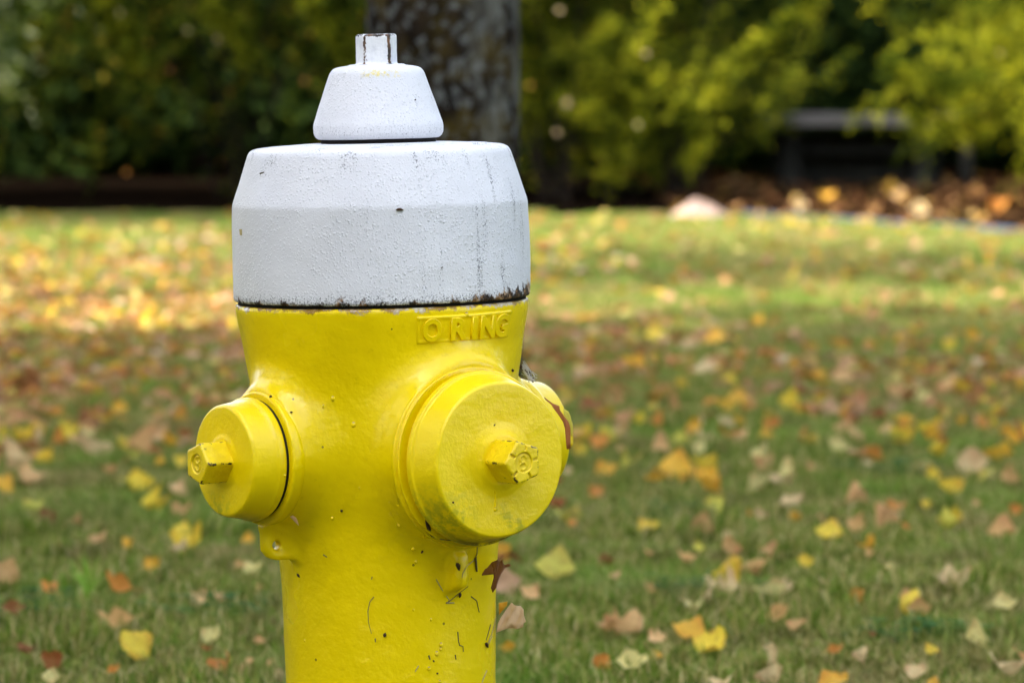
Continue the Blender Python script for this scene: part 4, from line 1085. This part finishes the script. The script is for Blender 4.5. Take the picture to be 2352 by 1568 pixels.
# unseen trees shade hydrant and lawn; thin and dense ones added for their shadows
for k, (x, y, h, size, n, lab) in enumerate((
        (-6.9, -6.7, 7.2, (2.9, 2.7, 2.0), 9000, 'tall shade tree out of view that shades the hydrant'),
        (-7.3, -2.7, 7.3, (2.7, 2.6, 2.0), 5200, 'tall shade tree out of view that shades the near lawn'),
        (-8.4, -.4, 7.2, (2.9, 2.9, 2.0), 4200, 'tall shade tree out of view that shades the left part of the lawn'),
        (-4.9, 1.0, 7.4, (2.8, 2.9, 2.0), 2300, 'tall shade tree out of view that shades the right part of the lawn'),
        (-5.6, 7.2, 7.2, (2.9, 2.6, 1.6), 380, 'thin crowned unseen tree added to dapple the far lawn'),
        (-9.9, 14.9, 7.6, (3.7, 1.9, 1.3), 7000, 'dense unseen tree added to shade the foot of the hedge'))):
    tree((x, y, 0), h, .2, size, n, lab, 11 + k, leafs=.18, cz=h + size[2] * .85, group='shade trees beside the lawn, out of view')
ring = None     # unseen trees added all round to block low sky
for k, (x, y, sc) in enumerate(((-11, -9, 1.0), (-6, -13, 1.1), (-.5, -14, 1.0), (5, -14, 1.1), (11, -10, 1.0), (13, 2.5, 1.0), (12, 8.5, 1.1), (12.5, 14.5, 1.0), (-13.5, -4, 1.1), (-14, 2, 1.0), (-14.5, 8, .9), (9, 20, .8), (-11, 20, .6))):
    lab = 'tall dense unseen tree added around the lawn to block low sky'
    if ring is None: ring = shrub('sky_block_tree', (x, y, 0), (3.2, 2.6, 7.5), M['f_green'], lab, 3800, 8, .26, 1.1, 0, 200, nstem=6, shell=.35, boxy=True, group='unseen trees added to block low sky', cat='tree')
    else:
        c = ring.copy(); C.objects.link(c); c.location = (x, y, 0); c.rotation_euler = (0, 0, math.atan2(y, x) + R(90)); c.scale = (sc, sc, sc)
        for ch in ring.children: d = ch.copy(); C.objects.link(d); d.parent = c

# ------------------------------------------------------------------ bench and stone
bp0, bp1 = depth_pt(1735, 400, 23.9), depth_pt(2225, 400, 23.9)
W = bp1.x - bp0.x; bx = (bp0.x + bp1.x) / 2
bench = empty('garden_bench', (bx, 24.0, 0), 'weathered grey stone bench in the shady hollow at the right', 'bench')
def bevel_box(sx, sy, sz, c, bev=.01, sub=6, wob=.004):
    bm = bmesh.new(); bmesh.ops.create_cube(bm, size=1)
    bmesh.ops.scale(bm, vec=(sx, sy, sz), verts=bm.verts)
    bmesh.ops.bevel(bm, geom=list(bm.edges), offset=bev, segments=2, affect='EDGES')
    bmesh.ops.subdivide_edges(bm, edges=[e for e in bm.edges if e.calc_length() > .1], cuts=sub, use_grid_fill=True)
    for v in bm.verts: v.co += Vector(c) + Vector((noise.noise(v.co * 6), noise.noise(v.co * 6 + Vector((3, 0, 0))), noise.noise(v.co * 6 + Vector((0, 5, 0))))) * wob
    me = bpy.data.meshes.new('stone_block'); bm.to_mesh(me); bm.free(); return me
link('seat', bevel_box(W * .92, .42, .075, (-.04, 0, .445)), M['bench'], bench)
link('stretcher', bevel_box(W * .55, .07, .05, (.02, 0, .24)), M['bench_shaded'], bench)
def leg_me(sx):
    """scrolled leg: a slab whose outline pinches in the middle"""
    V = []; Fq = []; n = 14
    for i in range(n + 1):
        z = .41 * i / n; u = abs(i / n - .5) * 2; hw = .075 + .075 * u ** 2
        for x_, y_ in ((-.05, -hw), (.05, -hw), (.05, hw), (-.05, hw)): V.append((sx + x_ * (1 + .5 * u * u), y_, z))
        if i:
            o = (i - 1) * 4
            for k in range(4): Fq.append((o + k, o + (k + 1) % 4, o + 4 + (k + 1) % 4, o + 4 + k))
    Fq += [(3, 2, 1, 0), (n * 4, n * 4 + 1, n * 4 + 2, n * 4 + 3)]
    return mesh_np('leg', V, Fq)
link('back_panel', bevel_box(W * .80, .05, .34, (-.02, .12, .19)), M['bench_shaded'], bench)
for sx in (-W * .33, W * .29): link('leg', leg_me(sx), M['bench_shaded'], bench)
link('side_slab', bevel_box(.06, .40, .36, (W * .5 - .02, -.05, .18)), M['bench_shaded'], bench)

def boulder(p, outline, depth, mat, label):
    bm = bmesh.new(); bmesh.ops.create_icosphere(bm, subdivisions=4, radius=1)
    hx = outline[0]; hz = outline[1]
    for v in bm.verts:
        c = v.co.copy(); f = max(0, 1 - ((c.x + .18) if c.x > -.18 else (-.18 - c.x) * 1.25) * .80)
        z = max(c.z, -.15) * hz * f * 1.15
        n_ = noise.noise(c * 1.8 + Vector((4, 0, 0))) * .14 + noise.noise(c * 5) * .04
        v.co = Vector((c.x * hx * (1 + n_ * .5), c.y * depth * (1 + n_), z * (1 + n_)))
    me = bpy.data.meshes.new('boulder'); bm.to_mesh(me); bm.free()
    for q in me.polygons: q.use_smooth = False
    o = link('garden_stone', me, mat, None, p); o.rotation_euler = (0, 0, R(-12)); return tag(o, label, 'stone')
sp = ground_pt(1617, 510)
boulder((sp.x, sp.y + .12, 0), (.225, .10), .16, M['stone'], 'pale pinkish wedge shaped stone at the back edge of the lawn')

# ------------------------------------------------------------------ debris stuck to the hydrant
def on_or_near(xv, yv, off=.0006):
    h, n = on_hydrant(xv, yv)
    return None if h is None else h + n * off
def bit(pts, r, mat, label, name='grass_clipping', cat='clipping', group='dry bits stuck to the barrel'):
    P3 = [on_or_near(*p, off=r * .8) for p in pts]
    P3 = [p for p in P3 if p is not None]
    if len(P3) < 2: return
    if mat is M['seed']:
        Q = []
        for i in range(len(P3) - 1): Q += [P3[i].lerp(P3[i + 1], t) for t in (0, .33, .66)]
        P3 = Q + [P3[-1]]; n = len(P3) - 1
        rad = [r * (.12 + .88 * math.sin(math.pi * min(1, (i / n) ** .8)) ** .8) for i in range(n + 1)]
    else: rad = [r * (1 - .5 * i / len(P3)) for i in range(len(P3))]
    o = link(name, tube([p - P3[0] for p in P3], rad, 6), mat, None, P3[0]); tag(o, label, cat, group)
def r1(x, y): return (402 + x * .4874, 803.9 + y * .4874)
def r9(x, y): return (947.5 + x * .2310, 1205.9 + y * .2310)
bits = [
 ([r1(938, 1160), r1(918, 1185), r1(909, 1230), r1(912, 1280), r1(926, 1334)], .00045, 'twig', 'long bent dark stalk on the middle of the barrel'),
 ([r1(944, 1356), r1(945, 1374)], .0006, 'twig', 'tiny dark stalk under the long bent one'),
 ([r9(235, 535), r9(290, 630), r9(365, 745)], .0006, 'straw', 'straw lying slanted below the lug under the large cap'),
 ([r9(330, 770), r9(375, 745), r9(450, 680), r9(550, 605)], .0005, 'twig', 'dark twig crossing the slanted straw'),
 ([r9(335, 768), r9(410, 768)], .0008, 'straw', 'short straw stub at the foot of the slanted straw'),
 ([r9(580, 705), r9(635, 748), r9(660, 862)], .0005, 'twig', 'bent dark needle right of the slanted straw'),
 ([r9(448, 1055), r9(455, 1150), r9(465, 1190), r9(500, 1200), r9(502, 1255)], .0005, 'twig', 'curled hair thin stalk low on the barrel'),
 ([r9(422, 1285), r9(430, 1330)], .0006, 'twig', 'tiny dark splinter under the curled stalk'),
 ([r9(160, 1290), r9(172, 1332)], .0008, 'twig', 'thick dark splinter low on the barrel'),
 ([r9(205, 1335), r9(212, 1357)], .0009, 'seed', 'tiny dark crumb beside the thick splinter'),
 ([r9(237, 1478), r9(252, 1458)], .0010, 'seed', 'dark crumb nearest the bottom of the barrel'),
 ([r9(60, 1392), r9(25, 1452)], .0005, 'straw', 'pale straw splinter left of the crumbs'),
 ([r9(735, 1440), r9(705, 1510), r9(685, 1565)], .0006, 'straw', 'pale straw at the right side near the barrel bottom'),
 ([r9(772, 985), r9(750, 1070), r9(728, 1140)], .0005, 'twig', 'thin stalk hanging over the black husk on the right of the barrel'),
 ([r9(822, 930), r9(795, 1040), r9(750, 1160)], .0006, 'straw', 'pale stalk beside the black husk on the right of the barrel'),
 ([r9(830, 1060), r9(790, 1100), r9(748, 1185)], .0005, 'straw', 'pale curved stalk leading to the black husk'),
 ([r9(720, 1160), r9(728, 1185), r9(742, 1215)], .0016, 'seed', 'black husk on the right of the barrel'),
 ([r9(440, 370), r9(458, 400), r9(468, 450)], .0022, 'seed', 'dark brown husk beside the lug under the large cap'),
 ([r9(465, 660), r9(458, 718)], .0016, 'seed', 'square dark crumb on the crossing twig'),
 ([r9(88, 250), r9(102, 258)], .0018, 'seed', 'round brown crumb under the bulge of the large outlet'),
 ([r9(645, 215), r9(635, 290), r9(600, 350), r9(540, 400), r9(500, 470), r9(490, 520)], .0006, 'straw', 'dry thread hanging from the large cap onto the lug'),
 ([r9(618, 315), r9(632, 455)], .0012, 'twig', 'reddish needle beside the hanging thread'),
 ([r1(985, 1350), r1(992, 1328)], .0018, 'seed', 'black seed on the middle of the barrel'),
 ([r1(578, 1050), r1(592, 1070)], .0012, 'seed', 'dark crumb below the small lug'),
 ([r1(700, 962), r1(718, 974)], .0006, 'twig', 'short dark stalk on the barrel between the outlets'),
 ([r1(930, 1065), r1(925, 1080)], .0004, 'twig', 'faint stalk high on the lower barrel'),
 ([r1(783, 748), r1(790, 760)], .0014, 'seed', 'brown crumb in the fold between the two outlets'),
 ([r1(547, 291), r1(549, 298)], .0014, 'seed', 'dark crumb on the neck of the small outlet'),
 ([r1(449, 217), r1(457, 224)], .0018, 'seed', 'brown crumb on the rim of the small outlet'),
 ([r1(1585, 88), r1(1587, 104)], .0014, 'seed', 'black elongated seed right of the large cap top'),
 ([r1(1504, 356), r1(1508, 360)], .0014, 'seed', 'black crumb on the face of the large cap above its nut'),
 ([r1(1310, 716), r1(1312, 726)], .0012, 'seed', 'dark crumb on the green stain of the large cap'),
 ([r1(1180, 800), r1(1195, 845), r1(1212, 885)], .0020, 'seed', 'shrivelled brown husk wedged in the groove of the large cap'),
 ([r1(1212, 878), r1(1250, 892), r1(1300, 898)], .0006, 'twig', 'thin twig trailing from the wedged husk'),
 ([(909, 482), (918, 481), (927, 483)], .0013, 'seed', 'black caterpillar shaped crumb on the middle of the white bonnet'),
 ([(598, 399), (607, 396)], .0006, 'twig', 'thin dark stalk high on the left of the white bonnet'),
 ([(555, 527), (556, 540)], .0014, 'straw', 'rusty chip at the left side of the white bonnet'),
 ([(1014, 613), (1015, 615)], .0012, 'seed', 'black dot low on the white bonnet'),
 ([(952, 229), (954, 231)], .0010, 'seed', 'black dot on the weather shield'),
]
for pts_, r_, mk, lab in bits: bit(pts_, r_, M[mk], lab)

# leaves held by the hydrant
def outline_leaf(name, pts, yoff, mat, label, thick=.0006, bulge=.006, cat='leaf', group=None, base=None):
    """a dead leaf with the traced shape, crumpled in depth and solid"""
    zp = base
    P2 = [depth_pt(a, b_, zp) for a, b_ in pts]
    c = sum(P2, Vector()) / len(P2)
    bm = bmesh.new(); vs_ = [bm.verts.new((p.x - c.x, 0, p.z - c.z)) for p in P2]; f = bm.faces.new(vs_)
    bmesh.ops.triangulate(bm, faces=[f], quad_method='BEAUTY', ngon_method='BEAUTY')
    bmesh.ops.subdivide_edges(bm, edges=bm.edges, cuts=3, use_grid_fill=True)
    for v in bm.verts:
        v.co.y = yoff(v.co.x, v.co.z) + noise.noise(v.co * 60 + Vector((9, 0, 0))) * bulge + noise.noise(v.co * 170) * bulge * .3
    r_ = bmesh.ops.solidify(bm, geom=list(bm.faces), thickness=thick)
    me = bpy.data.meshes.new(name); bm.to_mesh(me); bm.free()
    for q in me.polygons: q.use_smooth = True
    o = link(name, me, mat, None, c); return tag(o, label, cat, group)
# brown torn leaf standing off the barrel
h0 = on_or_near(1105, 1320); yb = (h0.y if h0 else -.07) - .012
outline_leaf('dead_leaf', [r9(640, 490), r9(665, 465), r9(655, 437), r9(695, 455), r9(740, 435), r9(790, 380), r9(855, 348), r9(862, 372), r9(892, 350), r9(908, 400), r9(960, 382), r9(985, 402), r9(920, 425), r9(885, 470), r9(850, 540), r9(835, 600), r9(797, 655), r9(780, 605), r9(815, 560), r9(812, 520), r9(830, 478), r9(760, 490), r9(700, 500)],
    lambda x, z: -.5 * x + .012 * math.sin(z * 120), M['brown'], 'torn rust brown leaf clinging to the right of the barrel below the large cap', base=yb + .01)
outline_leaf('dead_leaf', [r9(835, 1050), r9(850, 960), r9(880, 905), r9(930, 840), r9(985, 778), r9(1010, 800), r9(1075, 812), r9(1105, 850), r9(1108, 900), r9(1130, 962), r9(1105, 975), r9(1100, 1010), r9(1040, 1022), r9(960, 1015), r9(900, 1025)],
    lambda x, z: .45 * x + .55 * z + .0022 * math.sin((x - z * .6) * 520), M['peach'], 'beige pink curled leaf standing out from the right edge of the barrel', base=-.012, bulge=.004)
outline_leaf('dead_leaf', [r9(858, 900), r9(858, 775), r9(900, 770), r9(945, 760), r9(940, 800), r9(895, 850)],
    lambda x, z: .004, M['golden'], 'small orange leaf tip tucked behind the beige pink leaf', base=.0)
def r10(x, y): return (1148.4 + x * .18316, 803.9 + y * .18316)
outline_leaf('dead_leaf', [r10(550, 580), r10(600, 620), r10(660, 665), r10(745, 700), r10(752, 750), r10(800, 820), r10(860, 900), r10(885, 980), r10(885, 1240), r10(835, 1240), r10(840, 1130), r10(825, 1020), r10(790, 900), r10(740, 820), r10(680, 740), r10(640, 680), r10(570, 620)],
    lambda x, z: .2 * x, M['rust'], 'narrow reddish brown leaf curled over the edge of the hidden small cap', base=-.02 + .0, bulge=.003)
outline_leaf('dead_leaf', [r10(795, 730), r10(860, 770), r10(885, 830), r10(910, 930), r10(915, 1010), r10(905, 1085), r10(885, 1050), r10(880, 960), r10(850, 880), r10(800, 810)],
    lambda x, z: .1 * x, M['yellow green'], 'yellow green leaf edge behind the reddish brown leaf at the hidden cap', base=.005, bulge=.003)
h0 = on_or_near(*[(401.9 + 930 * .293), (861.3 + 1120 * .293)])
if h0: outline_leaf('dead_leaf', [(655, 1176), (668, 1180), (680, 1188), (684, 1197), (687, 1207), (680, 1200), (672, 1192)], lambda x, z: -.2 * x, M['pinkish tan'], 'slim reddish leaf scrap above the small lug', base=h0.y - .004, bulge=.001)
# cobweb with dirt above the hidden cap
wb = empty('cobweb', depth_pt(1222, 866, .03), 'grey dusty cobweb with crumbs above the hidden small cap', 'cobweb')
wr = random.Random(3); parts = []; wm = wb.location
for k in range(26):
    a = depth_pt(1200 + wr.uniform(-3, 10), 840 + wr.uniform(-12, 20), .03 + wr.uniform(-.01, .01)); b_ = depth_pt(1222 + wr.uniform(-8, 12), 868 + wr.uniform(-8, 12), .03 + wr.uniform(-.01, .01))
    parts.append(me_arrays(tube([a - wm, (a + b_) / 2 - wm + Vector((wr.uniform(-.002, .002), 0, -.001)), b_ - wm], wr.uniform(.0002, .0007), 4)))
V, Fq = join_np(parts); link('thread', mesh_np('thread', V, Fq), M['web'], wb)
parts = []
for k in range(14):
    t = wr.random(); c_ = depth_pt(1200 + 24 * t + wr.uniform(-4, 4), 846 + 26 * t + wr.uniform(-4, 4), .03) - wm
    parts.append(me_arrays(tube([c_, c_ + Vector((wr.uniform(-.003, .003), 0, wr.uniform(-.003, .003)))], wr.uniform(.0006, .0016), 5)))
V, Fq = join_np(parts); link('crumb', mesh_np('crumb', V, Fq), M['seed'], wb)

# a few taller weeds and a light grass tuft
def tuft(xv, yv, n, h, label, mat, w=.0022):
    p = ground_pt(xv, yv); r = random.Random(int(xv)); parts = []
    for k in range(n):
        a = r.uniform(0, 6.28); l = r.uniform(.3, 1.0); hh = h * r.uniform(.6, 1.1)
        parts.append(me_arrays(tube([(0, 0, 0), (math.cos(a) * hh * l * .25, math.sin(a) * hh * l * .25, hh * .55), (math.cos(a) * hh * l * .6, math.sin(a) * hh * l * .6, hh * .9)], [w, w, w * .2], 4)))
    V, Fq = join_np(parts); tag(link('grass_tuft', mesh_np('grass_tuft', V, Fq), mat, None, p), label, 'grass tuft')
M['lime'] = mat_plain('lime_green_blade', (.22, .42, .04), .5, .2, 40)
tuft(205, 1385, 9, .085, 'lime green tuft of taller grass in the lawn left of the barrel', M['lime'])

def clover(xv, yv, n, label):
    p = ground_pt(xv, yv); r = np.random.default_rng(int(xv)); V = []; Fq = []
    for k in range(n):
        cx, cy, cz = r.normal(0, .05), r.normal(0, .035), r.uniform(.02, .05)
        for q in range(3):
            a = q * 2.09 + r.uniform(0, .5); u = np.array((math.cos(a), math.sin(a), .2)); v = np.array((-math.sin(a), math.cos(a), 0)); o = len(V); s = .011; b_ = np.array((cx, cy, cz))
            V += [b_, b_ + u * s * .6 + v * s * .5, b_ + u * s * 1.1, b_ + u * s * .6 - v * s * .5]; Fq.append((o, o + 1, o + 2, o + 3))
        o = len(V); V += [(cx - .0006, cy, 0), (cx + .0006, cy, 0), (cx + .0006, cy, cz), (cx - .0006, cy, cz)]; Fq.append((o, o + 1, o + 2, o + 3))
    tag(link('clover_patch', mesh_np('clover', V, Fq), M['clover'], None, p), label, 'clover', kind='stuff')
M['clover'] = mat_foliage('clover_leaves', [(0, (.03, .10, .02)), (1, (.06, .16, .035))], .25)
for xv, yv, n, lab in ((2110, 1495, 55, 'blue green clover patch near the bottom right corner'), (1520, 1215, 45, 'blue green clover in the grass right of the large cap'), (1600, 1395, 35, 'small clover patch in the middle of the lawn right of the barrel'),
        (2040, 1110, 45, 'clover patch in the lawn well right of the large cap'), (30, 1430, 40, 'clover patch at the left edge'), (480, 1440, 40, 'clover patch near the pale open leaf left of the barrel')):
    clover(xv, yv, n, lab)
